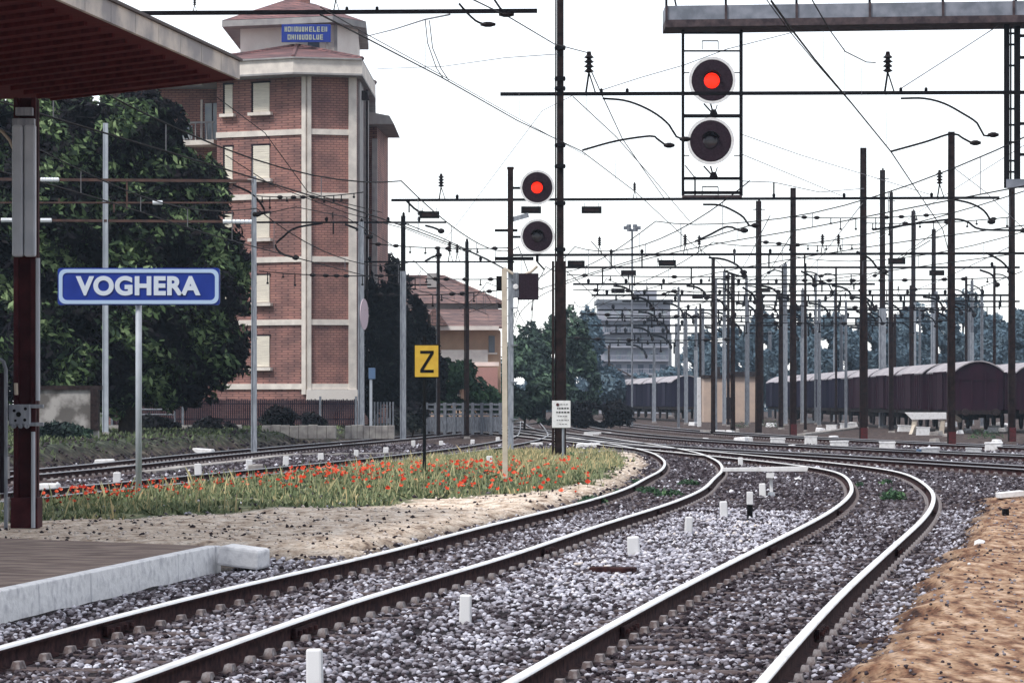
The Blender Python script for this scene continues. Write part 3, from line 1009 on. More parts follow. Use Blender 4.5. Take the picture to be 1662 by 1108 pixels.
for x, y, rx, ry, Z, lb in ((455, 678, 26, 20, 122, 'dark shrub in front of the slatted fence under the tower plinth'), (505, 684, 20, 14, 121, 'small dark shrub beside the round topped stub'),
                           (250, 690, 34, 16, 116, 'dark shrub at the foot of the tube barrier'), (345, 692, 30, 14, 116, 'low shrub below the tower shutters, by the fence'),
                           (668, 672, 22, 26, 136, 'dark shrub between the grey mast and the yellow plate'), (100, 700, 40, 14, 90, 'green shrub at the foot of the masonry wall')):
    tree('round_bush', x, 700, Z, [(x, y, rx, ry), (x + rx * 0.7, y + 4, rx * 0.6, ry * 0.7), (x - rx * 0.7, y + 5, rx * 0.6, ry * 0.6)], 1500, 0.15, M['leaf_mid' if Z < 100 else 'leaf_dark'], lb, 'bush', r=0.05, base=0.45, amp=0.4)
FAR = [(1135, 590, 30, 55, 'pale tree at the start of the far row, just past the grey block'),
       (1180, 585, 34, 60, 'far tree standing directly behind the beige hut'),
       (1235, 575, 36, 66, 'rounded far tree over the roof corner of the beige hut'),
       (1290, 568, 40, 68, 'broad far tree behind the slate coloured wagons'),
       (1350, 572, 40, 66, 'far tree halfway along the long wagon row'),
       (1415, 570, 42, 66, 'far tree behind the tallest of the red footed masts'),
       (1480, 562, 42, 70, 'bushy far tree over the front end of the long wagon row'),
       (1560, 548, 56, 76, 'tallest and widest tree of the far row behind the wagons'),
       (1612, 572, 34, 62, 'small far tree beside the tallest one of the row'),
       (1668, 560, 42, 74, 'last tree of the far row, cut by the picture edge')]
for x, y, rx, ry, lb in FAR:
    tree('broadleaf_tree', x, 690, 318 + random.uniform(-14, 14), [(x, y, rx * 0.95, ry * 0.85), (x - rx * 0.6, y + 16, rx * 0.7, ry * 0.7), (x + rx * 0.6, y + 10, rx * 0.72, ry * 0.76), (x + 4, y - ry * 0.4, rx * 0.65, ry * 0.6), (x, y + 40, rx * 1.0, ry * 0.6)],
         16000, 0.30, M['leaf_hazed'], lb, group='row of far trees behind the goods wagons', base=0.45, amp=0.28)


def treeline():
    lobes = []
    for i in range(60):
        x = 820 + i * 16 + random.uniform(-8, 8)
        p = P(x, 640, 480)
        lobes.append((p.x, 480 + random.uniform(-12, 12), 2.2, 2.6, 2.6, random.uniform(2.6, 5.0)))
    for i in range(46):
        x = 560 + i * 13 + random.uniform(-8, 8)
        p = P(x, 640, 470)
        lobes.append((p.x, 470 + random.uniform(-12, 12), 3.0, 2.8, 2.8, random.uniform(4.0, 6.5)))
    root = thing('distant_trees', (0, 480, 0), None, None)
    tag(root, kind='stuff')
    crown(root, lobes, 42000, 0.45, M['leaf_hazed'], name='foliage')


treeline()

# ------------------------------------------------------------------ brick apartment tower
BZ = 136.4


def bh(y):
    return CH + (HY - y) * BZ / F


def bhz(y, Z):
    return CH + (HY - y) * Z / F


def at_x(x, Z):
    return Vector(((x - CX) * Z / F, Z, 0))


def on_facet(p0, p1, x):
    k = (x - CX) / F
    d = p1 - p0
    t = (k * p0.y - p0.x) / (d.x - k * d.y)
    return p0 + d * t


def facet_box(mb, p0, p1, xa, xb, ya, yb, d0, d1, mi=0):
    """a slab on a facade plane p0->p1 between photo columns xa..xb and rows ya..yb, from depth d0 to d1 outwards"""
    n = Vector((p1 - p0)).cross(Vector((0, 0, 1))).normalized()
    if n.y > 0:
        n = -n
    A, B = on_facet(p0, p1, xa), on_facet(p0, p1, xb)
    z0, z1 = bh(yb), bh(ya)
    pts = []
    for z in (z0, z1):
        for q, dd in ((A, d1), (B, d1), (B, d0), (A, d0)):
            w = q + n * dd
            pts.append((w.x, w.y, z))
    return mb.hexa(pts, mi)


def make_tower():
    Lp, Cp, Rp = at_x(352, 138.0), at_x(498, 136.0), at_x(578, 136.6)
    Sp = at_x(597, 146)
    base = 0.35
    T = thing('apartment_tower', (Cp.x, Cp.y, base), 'brick apartment tower with cream bands, shutters and hipped tile roofs', 'building')
    # body
    mb = MB()
    body = [(Lp.x, Lp.y), (Cp.x, Cp.y), (Rp.x, Rp.y), (Sp.x, Sp.y), (Sp.x - 1, 154), (Lp.x - 6, 154), (Lp.x - 6.0, 141.5), (Lp.x, 141.5)]
    mb.prism(body, base, bh(120))
    mb.build('wall', M['brick'], T)
    # cream floor bands, on both facets
    for y in (215, 318, 421, 523, 627):
        b = MB()
        facet_box(b, Lp, Cp, 352, 491.5, y - 4.5, y + 4.5, 0.002, 0.10)
        facet_box(b, Cp, Rp, 504.5, 565.5, y - 4.5, y + 4.5, 0.002, 0.10)
        b.build('floor_band', M['trim'], T)
    for xa, xb, (a, c) in ((491.5, 498, (Lp, Cp)), (565.5, 578, (Cp, Rp))):
        b = MB()
        facet_box(b, a, c, xa, xb, 122, 640, 0.002, 0.14)
        if xb == 498:
            facet_box(b, Cp, Rp, 498.3, 504.5, 122, 640, 0.002, 0.14)
        b.build('pilaster', M['trim'], T)
    # grey pilaster on the side and drain pipes
    b = MB()
    facet_box(b, Rp, Sp, 580, 586, 122, 640, 0.002, 0.12)
    facet_box(b, Rp, Sp, 590, 595, 122, 640, 0.002, 0.12)
    b.build('pilaster', M['trimgrey'], T)
    b = MB()
    q = on_facet(Rp, Sp, 588) + Vector((0.25, -0.15, 0))
    b.tube([(q.x, q.y, bh(640)), (q.x, q.y, bh(128))], 0.06, 8)
    b.build('drain_pipe', M['iron'], T)
    # windows with closed shutters
    rows = [(133, 180), (235, 288), (345, 385), (446, 490), (545, 595)]
    for (ya, yb) in rows:
        for xa, xb in ((412, 438), (366, 378)):
            f = MB()
            facet_box(f, Lp, Cp, xa - 3.2, xa - 0.2, ya - 3, yb, 0.003, 0.06)
            facet_box(f, Lp, Cp, xa - 3.2, xb + 1.5, ya - 3, ya - 0.2, 0.003, 0.07)
            w = f.build('window', M['dark'], T)  # dark strips beside and above the shutter: reveal shade put into the colour
            s = MB()
            facet_box(s, Lp, Cp, xa, xb, ya, yb, 0.004, 0.055)
            n = 14
            for i in range(n):
                yy = ya + (yb - ya) * i / n
                facet_box(s, Lp, Cp, xa, xb, yy, yy + 0.55 * (yb - ya) / n, 0.056, 0.072)
            s.build('shutter', M['shutter'], w)
            s = MB()
            facet_box(s, Lp, Cp, xa - 6, xb + 5, yb + 1, yb + 6, 0.003, 0.28)
            s.build('sill', M['trim'], w)
    # light soldier marks and washed block at the foot
    b = MB()
    facet_box(b, Cp, Rp, 497, 579, 632, 650, 0.003, 0.22)
    b.build('plinth', M['plaster'], T)
    # cornice
    b = MB()
    ov = 0.95
    outl = [(Lp.x - 0.9, Lp.y - ov), (Cp.x - 0.6, Cp.y - ov - 0.1), (Rp.x + 0.35, Rp.y - ov), (Sp.x + 0.4, Sp.y), (Sp.x, 154.5), (Lp.x - 6.6, 154.5), (Lp.x - 6.6, 140.4), (Lp.x - 0.9, 140.4)]
    b.prism(outl, bh(123), bh(101))
    b.build('cornice', [M['trim']], T)
    b = MB()
    b.prism([(x * 1.0, y - 0.14) for x, y in outl[:4]] + [(x, y + 0.1) for x, y in outl[4:]], bh(101), bh(98.5))
    b.prism([(x, y - 0.06) for x, y in outl[:4]] + [(x, y + 0.05) for x, y in outl[4:]], bh(126), bh(123.1))
    b.build('gutter', M['trimgrey'], T)
    # lower hipped roof
    b = MB()
    z0, z1 = bh(98.4), bhz(74, 141.5)
    o4 = [(x, y, z0) for x, y in outl[:5]] + [(outl[5][0], outl[5][1], z0), (outl[6][0], outl[6][1], z0)]
    a1 = P(482, 0, 141.5); a1 = (a1.x, 141.5, z1)
    a2 = (a1[0] - 2.5, 147, z1)
    b.poly([o4[0], o4[1], a1]); b.poly([o4[1], o4[2], a1]); b.poly([o4[2], o4[3], a1]); b.poly([o4[3], o4[4], a2, a1]); b.poly([o4[4], o4[5], a2]); b.poly([o4[5], o4[6], a2]); b.poly([o4[6], o4[0], a1, a2])
    b.build('roof', M['rooftile'], T)
    b = MB()
    for e in (o4[0], o4[1], o4[2], o4[3]):
        b.tube([e, a1], 0.12, 6)
    b.build('ridge_tile', M['rooftile'], T)
    # penthouse
    pa, pb, pc = at_x(390, 142.2), at_x(545, 140.6), at_x(581, 142.5)
    pd = at_x(584, 150)
    b = MB()
    b.prism([(pa.x, pa.y), (pb.x, pb.y), (pc.x, pc.y), (pd.x, pd.y), (pa.x, 150)], bhz(105, 141), bhz(36, 140.6))
    b.build('penthouse_wall', M['plaster'], T)
    b = MB()
    b.box((pb.x, pb.y - 0.02, (bhz(100, 140.6) + bhz(36.5, 140.6)) / 2), (0.16, 0.10, bhz(36.5, 140.6) - bhz(100, 140.6)))
    b.box((pb.x - 0.42, pb.y - 0.05, (bhz(100, 140.6) + bhz(36.5, 140.6)) / 2), (0.10, 0.10, bhz(36.5, 140.6) - bhz(100, 140.6)))
    b.build('pilaster', M['trimgrey'], T)
    dr = MB()
    q0 = at_x(503, 141.0)
    dr.box((q0.x + 0.2, q0.y - 0.07, (bhz(68, 141) + bhz(90, 141)) / 2), (0.6, 0.12, bhz(68, 141) - bhz(90, 141)))
    dr.build('roof_hatch', M['glass'], T)
    b = MB()
    eav = [(pa.x - 0.85, pa.y - 0.85), (pb.x - 0.1, pb.y - 0.95), (pc.x + 0.45, pc.y - 0.7), (pd.x + 0.45, 150.6), (pa.x - 0.85, 150.6)]
    b.prism(eav, bhz(37, 139.8), bhz(27, 139.8))
    b.build('penthouse_eave', M['trimgrey'], T)
    b = MB()
    z0, z1 = bhz(26.5, 139.8), bhz(-2, 144.5)
    ev = [(x, y, z0) for x, y in eav]
    a1 = P(470, 0, 144.5); a1 = (a1.x, 144.5, z1)
    a2 = (a1[0] + 1.2, 146.5, z1)
    b.poly([ev[0], ev[1], a1]); b.poly([ev[1], ev[2], a2, a1]); b.poly([ev[2], ev[3], a2]); b.poly([ev[3], ev[4], a1, a2]); b.poly([ev[4], ev[0], a1])
    b.build('roof', M['rooftile'], T)
    b = MB()
    b.box((a1[0] + 0.35, 145.2, bhz(-1, 145) + 0.1), (1.3, 0.7, 1.0))
    b.build('chimney', M['brick'], T)
    # recessed wing with balconies
    Wl, Wr = at_x(235, 142.6), at_x(352, 141.4)
    for ya, yb in ((150, 215), (252, 318)):
        b = MB()
        for i, (xa, xb) in enumerate(((305, 327), (331, 345), (347, 353))):
            facet_box(b, Wl, Wr, xa, xb, ya, yb - 2, 0.01, 0.09, 0)
        w = b.build('window', M['glass_pale'], T)
        b = MB()
        facet_box(b, Wl, Wr, 268, 272, ya - 6, yb, 0.02, 0.2)
        facet_box(b, Wl, Wr, 302, 305, ya - 6, yb, 0.02, 0.2)
        facet_box(b, Wl, Wr, 328, 331, ya - 6, yb, 0.02, 0.2)
        b.build('frame', M['trim'], w)
        b = MB()
        facet_box(b, Wl, Wr, 272, 366, yb + 1, yb + 9, 0.0, 1.5)
        sl = b.build('balcony', M['trim'], T)
        b = MB()
        facet_box(b, Wl, Wr, 290, 366, yb - 30, yb - 27, 1.40, 1.46)
        for i in range(9):
            x = 290 + i * 9
            facet_box(b, Wl, Wr, x, x + 1.6, yb - 27, yb + 1, 1.41, 1.45)
        b.build('railing', M['trimgrey'], sl)
        b = MB()
        facet_box(b, Wl, Wr, 300, 330, yb - 24, yb - 1, 1.36, 1.40)
        b.build('balcony_panel', M['glass_pale'], sl)
    # side wing with its own little eave
    Va, Vb = at_x(588, 150.5), at_x(612, 149.5)
    b = MB()
    b.prism([(Va.x - 1, Va.y), (Vb.x, Vb.y), (Vb.x + 0.3, 156), (Va.x - 1, 156)], base, CH + (650 - 205) * 150 / F)
    b.build('side_wing', M['brick'], T)
    b = MB()
    for xa, xb in ((604, 612),):
        q0, q1 = at_x(xa, 149.6), at_x(xb, 149.3)
        b.box(((q0.x + q1.x) / 2, 149.5, 8), (q1.x - q0.x, 0.35, 15.6))
    for y in (300, 400, 500):
        b.box(((q0.x + Va.x) / 2, 149.95, CH + (650 - y) * 150 / F), (0.7, 0.2, 0.3))
    b.build('pilaster', M['trimgrey'], T)
    b = MB()
    zc = CH + (650 - 204) * 149 / F
    x1 = (640 - CX) * 148.5 / F
    x0 = (585 - CX) * 148.5 / F
    b.hexa([(x0, 148.2, zc), (x1, 148.2, zc), (x1, 156, zc), (x0, 156, zc), (x0, 148.2, zc + 0.75), (x1 - 0.25, 148.2, zc + 0.45), (x1 - 0.25, 156, zc + 0.45), (x0, 156, zc + 0.75)])
    b.build('eave_slab', M['trimgrey'], T)
    # dark roof bits hanging off the corners
    b = MB()
    q = at_x(588, 139)
    b.box((q.x + 0.1, 139.2, bh(145)), (0.5, 0.6, 0.45), taper=0.6)
    b.build('gutter_hopper', M['iron'], T)
    return T


make_tower()

# blue two-line sign on the penthouse
q = P(497, 54.5, 139.4)
S = thing('roof_sign', (q.x, q.y, q.z), 'blue board with two lines of pale lettering under the tower eave', 'sign')
b = MB()
w_, h_ = px(80, 139.4), px(29, 139.4)
b.box((q.x, q.y, q.z), (w_, 0.12, h_))
b.build('board', M['signblue'], S, bevel=0.01)
b = MB()
for dx in (-0.8, 0.8):
    b.bar((q.x + dx, q.y + 0.06, q.z), (q.x + dx, 141.6, q.z), 0.06)
b.build('bracket', M['iron'], S)
# the photographed lettering is a blur: irregular letter-like strokes, two rows
for row, (zc, x0, x1) in enumerate(((0.20, -1.08, 1.06), (-0.20, -0.93, 0.86))):
    b = MB()
    x = x0
    i = 0
    while x < x1 - 0.1:
        wd = random.choice((0.11, 0.13, 0.15))
        st = 0.042
        hh = 0.25
        c = q.x + x + wd / 2
        kind = random.choice('HENLOUEU')
        yy = q.y - 0.066
        if kind in 'HENLOU':
            b.box((c - wd / 2 + st / 2, yy, q.z + zc), (st, 0.02, hh))
        if kind in 'HNOU':
            b.box((c + wd / 2 - st / 2, yy, q.z + zc), (st, 0.02, hh))
        if kind in 'TI':
            b.box((c, yy, q.z + zc), (st, 0.02, hh))
        if kind in 'ETO':
            b.box((c, yy - 0.003, q.z + zc + hh / 2 - st / 2), (wd, 0.02, st))
        if kind in 'ELOU':
            b.box((c, yy - 0.003, q.z + zc - hh / 2 + st / 2), (wd, 0.02, st))
        if kind in 'HE':
            b.box((c, yy - 0.003, q.z + zc), (wd, 0.02, st))
        x += wd + (0.075 if i in (6, 9) else 0.045)
        i += 1
    b.build('lettering', M['ink'], S)

# ------------------------------------------------------------------ station canopy, column, platform
def make_canopy():
    d = Vector((0.165, 1.0, 0))
    # lip: right eave, far end at (383,128)/Z=40
    E1 = P(384, 127, 40.0)
    E0 = E1 - d * 22
    V1 = Vector((-6.9, 41.4, CH + (HY - 160) * 41.4 / F))      # valley line over the columns
    V0 = V1 - d * 22
    V1x = Vector((-12.0, 42.4, 6.25)); V0x = V1x - d * 22
    T = thing('platform_canopy', (V1.x, V1.y, 0), 'maroon platform canopy with a stained pale fascia over the column', 'canopy')
    b = MB()
    up = Vector((0, 0, 0.12))
    b.hexa([V0, E0, E1, V1, V0 + up, E0 + up, E1 + up, V1 + up])
    b.hexa([V0x, V0, V1, V1x, V0x + up, V0 + up, V1 + up, V1x + up])
    o = b.build('soffit', M['maroon'], T)
    # ribs under the sheet
    b = MB()
    for i in range(1, 40):
        s = V0.lerp(V1, i / 40); e = E0.lerp(E1, i / 40)
        dn = Vector((0, 0, -0.035))
        b.bar(s + dn, e + dn - Vector((0.25, 0, 0)), 0.06, 0.06)
    b.build('purlin', M['maroon'], o)
    # fascia: pale stained boards along the eave, in panels, and a dark gutter lip
    b = MB()
    n = 22
    for i in range(n):
        p = E0.lerp(E1, i / n); r = E0.lerp(E1, (i + 0.985) / n)
        k = Vector((0.05, -0.008, 0))
        lo, hi = Vector((0, 0, -0.02)), Vector((0, 0, 0.235))
        b.hexa([p + lo, r + lo, r + lo + k, p + lo + k, p + hi, r + hi, r + hi + k, p + hi + k])
    b.build('fascia', M['fascia'], T)
    b = MB()
    k = Vector((0.09, -0.015, 0))
    b.hexa([E0 + Vector((0, 0, 0.238)), E1 + Vector((0, 0, 0.238)), E1 + k + Vector((0, 0, 0.238)), E0 + k + Vector((0, 0, 0.238)), E0 + Vector((0, 0, 0.275)), E1 + Vector((0, 0, 0.275)), E1 + k + Vector((0, 0, 0.275)), E0 + k + Vector((0, 0, 0.275))])
    b.build('gutter', M['fascia_dk'], T)
    b = MB()
    b.hexa([V1 + Vector((0, 0.003, -0.03)), E1 + Vector((0, 0.003, -0.02)), E1 + Vector((0, 0.06, -0.02)), V1 + Vector((0, 0.06, -0.03)), V1 + Vector((0, 0.003, 0.2)), E1 + Vector((0, 0.003, 0.23)), E1 + Vector((0, 0.06, 0.23)), V1 + Vector((0, 0.06, 0.2))])
    b.build('end_board', M['maroon'], T)


make_canopy()


def make_column():
    Z = 37.0
    s = Z / F
    X = (43 - CX) * s
    zb = gz(X, Z)
    T = thing('platform_column', (X, Z, zb), 'maroon steel column with a pale casing around its upper half', 'column')

    def h(y):
        return CH + (HY - y) * s
    b = MB()
    b.box((X, Z, (zb + h(160)) / 2), (36 * s, 0.10, h(160) - zb))           # web plate
    b.box((X - 14 * s, Z, (zb + h(160)) / 2), (8 * s, 0.30, h(160) - zb - 0.01))
    b.box((X + 14 * s, Z, (zb + h(160)) / 2), (8 * s, 0.30, h(160) - zb - 0.01))
    b.box((X, Z, zb + 0.15), (44 * s, 0.40, 0.5))
    b.build('shaft', M['maroon_col'], T, bevel=0.008)
    b = MB()
    b.box((X - 9.3 * s, Z - 0.2, (h(418) + h(205)) / 2), (18 * s, 0.12, h(205) - h(418)))
    b.box((X + 10.3 * s, Z - 0.2, (h(418) + h(205)) / 2), (18.5 * s, 0.12, h(205) - h(418)))
    b.build('casing', M['pole_grey'], T, bevel=0.03)
    b = MB()
    b.box((X, Z - 0.2, (h(206) + h(222)) / 2 + 0.1), (36 * s, 0.10, 0.11))
    b.box((X + 1 * s, Z - 0.2, h(184)), (28 * s, 0.10, 0.11))
    b.build('collar', M['steel'], T, bevel=0.01)
    b = MB()
    b.tube([(X + 22 * s, Z - 0.17, h(650)), (X + 22 * s, Z - 0.17, h(420))], 0.03, 8)
    b.tube([(X + 15.5 * s, Z - 0.22, zb), (X + 15.5 * s, Z - 0.22, h(700))], 0.028, 8)
    b.build('conduit', M['pole_grey'], T)
    # pierced clamp plate with its brackets
    b = MB()
    b.box((X - 6 * s, Z - 0.22, h(672)), (34 * s, 0.10, 32 * s))
    b.box((X + 4 * s, Z - 0.19, h(659)), (56 * s, 0.05, 6 * s))
    b.box((X + 4 * s, Z - 0.19, h(688)), (56 * s, 0.05, 6 * s))
    cl = b.build('clamp_plate', M['steel'], T, bevel=0.008)
    for dx, dy, r in ((-14, 666, 2.6), (-7, 672, 4.2), (4, 663, 2.6), (-12, 682, 2.2), (3, 681, 2.6)):
        b = MB()
        b.lathe((X + dx * s, Z - 0.272, h(dy)), [(r * s, -0.004), (r * s, 0.006)], 10, axis='y')
        b.build('bolt_hole', M['black'], cl)
    for dx in (-15, -4, 6):
        b = MB()
        b.lathe((X + dx * s, Z - 0.25, h(691)), [(3.4 * s, -0.04), (4 * s, 0), (3.4 * s, 0.04)], 10, axis='y')
        b.build('bolt_head', M['steel'], cl)
    for y0, y1 in ((740, 776), (806, 844)):
        b = MB()
        b.tube([(X - 29 * s, Z - 0.1, h(y1)), (X - 29 * s, Z - 0.1, h(y0))], 0.034, 10)
        b.bar((X - 29 * s, Z - 0.1, h((y0 + y1) / 2)), (X - 14 * s, Z - 0.1, h((y0 + y1) / 2)), 0.03)
        b.build('white_tube', M['white'], T)
    b = MB()
    b.tube([(X - 12 * s, Z - 0.2, h(640)), (X - 12 * s, Z - 0.24, h(622))], 0.025, 8)
    b.build('insulator_peg', M['pole_cream'], T)
    b = MB()
    b.tube([P(-14, 206, Z), P(4, 214, Z), P(16, 228, Z), P(24, 246, Z)], 0.022, 8)
    b.build('bracket', M['pole_cream'], T)


make_column()


def make_board():
    Z = 36.4
    s = Z / F
    x1 = (12 - CX) * s
    T = thing('notice_board', (x1 - 0.6, Z, gz(x1, Z)), 'tall framed notice board cut off beside the maroon column', 'notice board')
    b = MB()

    def h(y): return CH + (HY - y) * s
    zb = gz(x1, Z)
    b.tube([(x1 - 0.02, Z, zb), (x1 - 0.02, Z, h(600)), (x1 - 0.05, Z, h(587)), (x1 - 0.11, Z, h(582)), (x1 - 1.09, Z, h(582)), (x1 - 1.15, Z, h(587)), (x1 - 1.18, Z, h(600)), (x1 - 1.18, Z, zb)], 0.025, 8)
    b.build('frame', M['steel_dk'], T)
    b = MB()
    b.box((x1 - 0.6, Z + 0.02, (h(605) + h(800)) / 2), (1.1, 0.03, h(605) - h(800)))
    b.build('panel', M['dark'], T)
    for y in (612, 650, 690, 735, 775):
        b = MB()
        b.box((x1 - 0.6, Z - 0.01, h(y + 13)), (1.0, 0.015, 25 * s))
        b.build('paper_sheet', M['conc'], T)


make_board()


def make_platform():
    d = 0.145
    def ex(Y): return -4.34 + (Y - 23.5) * d
    mb = MB()
    top = 0.08
    poly = [(ex(6), 6), (ex(31.0), 31.0), (-6.1, 32.8), (-18, 33.6), (-18, 6)]
    mb.prism([(x - 0.16 if i < 2 else x, y) for i, (x, y) in enumerate(poly)], -0.32, top)
    o = mb.build('platform', M['pavedark'])
    tag(o, kind='structure')
    # whitewashed edge wall, in cast lengths
    mb = MB()
    Y = 6.0
    while Y < 30.9:
        Y2 = min(Y + 1.55, 31.0)
        dy = Y2 - 0.012
        j = random.uniform(-0.012, 0.012)
        mb.hexa([(ex(Y) - 0.155, Y, -0.32), (ex(Y) + j, Y, -0.32), (ex(dy) + j, dy, -0.32), (ex(dy) - 0.155, dy, -0.32),
                 (ex(Y) - 0.155, Y, top + 0.006), (ex(Y) - 0.01 + j, Y, top + 0.006), (ex(dy) - 0.01 + j, dy, top + 0.006), (ex(dy) - 0.155, dy, top + 0.006)])
        Y = Y2
    e = mb.build('platform_edge', M['whiteconc'], bevel=0.012)
    e.parent = o
    g = P(396, 899, 30.7)
    T = MB()
    T.box((0, 0, 0), (0.50, 0.36, 0.22), 0, taper=0.95)
    k = T.build('kerb_block', M['whiteconc'], bevel=0.03)
    k.location = (g.x, 30.72, -0.025)
    k.rotation_euler = (R(2), R(6), R(-18))
    tag(k, 'tilted whitewashed block at the tip of the platform edge', 'kerb block')


make_platform()


# ------------------------------------------------------------------ signs
def make_station_sign():
    g = ground_at(224, 806)
    Z = g.y
    s = Z / F
    c = P(225.5, 465, Z)
    T = thing('station_sign', g, 'blue station sign reading VOGHERA on a single pale post', 'sign')
    b = MB()
    b.tube([(g.x, Z + 0.09, g.z - 0.3), (g.x, Z + 0.09, c.z + 0.25)], 0.055, 14)
    b.build('post', M['pole_grey'], T, smooth=True)
    w, h = 263 * s, 60 * s

    def rr(w, h, r, n=6):
        out = []
        for cx, cz, a0 in ((w / 2 - r, h / 2 - r, 0), (-w / 2 + r, h / 2 - r, 90), (-w / 2 + r, -h / 2 + r, 180), (w / 2 - r, -h / 2 + r, 270)):
            for i in range(n + 1):
                a = R(a0 + 90 * i / n)
                out.append((cx + r * math.cos(a), cz + r * math.sin(a)))
        return out

    def plate(name, outer, y0, y1, m, inner=None, parent=T):
        b = MB()
        k = len(outer)
        if inner is None:
            n = len(b.v)
            for y in (y0, y1):
                b.v += [(c.x + p[0], y, c.z + p[1]) for p in outer]
            for i in range(k):
                j = (i + 1) % k
                b.f.append((i, j, k + j, k + i)); b.m.append(0)
            b.f.append(tuple(range(k))); b.m.append(0)
            b.f.append(tuple(range(2 * k - 1, k - 1, -1))); b.m.append(0)
        else:
            for ring, y in ((outer, y0), (inner, y0), (outer, y1), (inner, y1)):
                b.v += [(c.x + p[0], y, c.z + p[1]) for p in ring]
            for i in range(k):
                j = (i + 1) % k
                b.f += [(i, j, k + j, k + i), (2 * k + i, 3 * k + i, 3 * k + j, 2 * k + j), (i, 2 * k + i, 2 * k + j, j), (k + i, k + j, 3 * k + j, 3 * k + i)]
                b.m += [0] * 4
        return b.build(name, m, parent)
    panel = plate('panel', rr(w, h, 0.05), Z - 0.02, Z + 0.03, M['signblue'])
    plate('border', rr(w - 0.04, h - 0.04, 0.12), Z - 0.034, Z - 0.022, M['signframe'], rr(w - 0.17, h - 0.17, 0.085))
    text_obj('lettering', 'VOGHERA', 0.44, (c.x - 0.01, Z - 0.03, c.z - 0.005), M['signwhite'], T, sx=1.0, offset=0.019, extrude=0.008)
    b = MB()
    for dz in (-0.16, 0.16):
        b.box((g.x, Z + 0.085, c.z + dz), (0.3, 0.12, 0.05))
    b.build('clamp', M['steel'], T)


make_station_sign()


def make_z_sign():
    g = ground_at(689, 768)
    Z = g.y
    s = Z / F
    c = P(692.5, 586, Z)
    T = thing('letter_sign', g, 'small yellow plate with a black Z on a thin black post', 'sign')
    b = MB()
    b.tube([(P(688.5, 0, Z).x, Z + 0.05, g.z - 0.2), (P(689, 0, Z).x, Z + 0.05, c.z + 0.60)], 0.042, 10)
    b.build('post', M['black'], T)
    b = MB()
    b.box((c.x, Z, c.z), (42 * s, 0.03, 55 * s))
    pl = b.build('black_edge', M['black'], T, bevel=0.01)
    b = MB()
    b.box((c.x, Z - 0.022, c.z), (38 * s, 0.012, 51 * s))
    b.build('plate', M['yellow'], T, bevel=0.004)
    b = MB()
    y0, y1 = Z - 0.036, Z - 0.0285
    zt, zb_ = c.z + 17 * s, c.z - 18.5 * s
    xl, xr, st = c.x - 10.5 * s, c.x + 11.5 * s, 4.6 * s
    def pr(p):
        n = len(b.v)
        k = len(p)
        for y in (y0, y1):
            b.v += [(x, y, z) for x, z in p]
        for i in range(k):
            j = (i + 1) % k
            b.f.append((n + i, n + j, n + k + j, n + k + i)); b.m.append(0)
        b.f.append(tuple(n + i for i in range(k))); b.m.append(0)
        b.f.append(tuple(n + 2 * k - 1 - i for i in range(k))); b.m.append(0)
    pr([(xl, zt), (xr, zt), (xr, zt - st), (xl + 5.6 * s, zb_ + st), (xr, zb_ + st), (xr, zb_), (xl, zb_), (xl, zb_ + st), (xr - 5.6 * s, zt - st), (xl, zt - st)])
    b.build('letter', M['black'], T)


make_z_sign()


def make_notice():
    Z = 79.6
    s = Z / F
    c = P(911, 672, Z)
    g = Vector((P(914, 0, Z).x, Z, gz(P(914, 0, Z).x, Z)))
    T = thing('notice_plate', g, 'white notice plate with lines of small print, at the foot of the tall mast', 'sign')
    b = MB()
    b.tube([(g.x, Z + 0.05, g.z - 0.2), (g.x, Z + 0.05, c.z)], 0.035, 8)
    b.build('post', M['steel'], T)
    b = MB()
    b.box((c.x, Z, c.z), (30 * s, 0.03, 44 * s))
    b.build('plate', M['white'], T, bevel=0.01)
    b = MB()
    z = 16
    for row, (wd, st) in enumerate(((18, 1.0), (16, 2.2), (19, 2.2), (14, 1.0), (18, 1.0), (9, 0.8))):
        x = -wd / 2
        while x < wd / 2:
            l = random.uniform(2.0, 5.0)
            b.box((c.x + (x + l / 2 + 1) * s, Z - 0.02, c.z + z * s), (l * s * 0.8, 0.006, st * s))
            x += l + 0.6
        z -= 6.4
    b.build('print', M['black'], T)
    b = MB()
    b.lathe((c.x - 6 * s, Z - 0.026, c.z + 15.5 * s), [(2.6 * s, -0.003), (2.6 * s, 0.003)], 10, axis='y')
    b.build('red_mark', M['redfoot'], T)


make_notice()


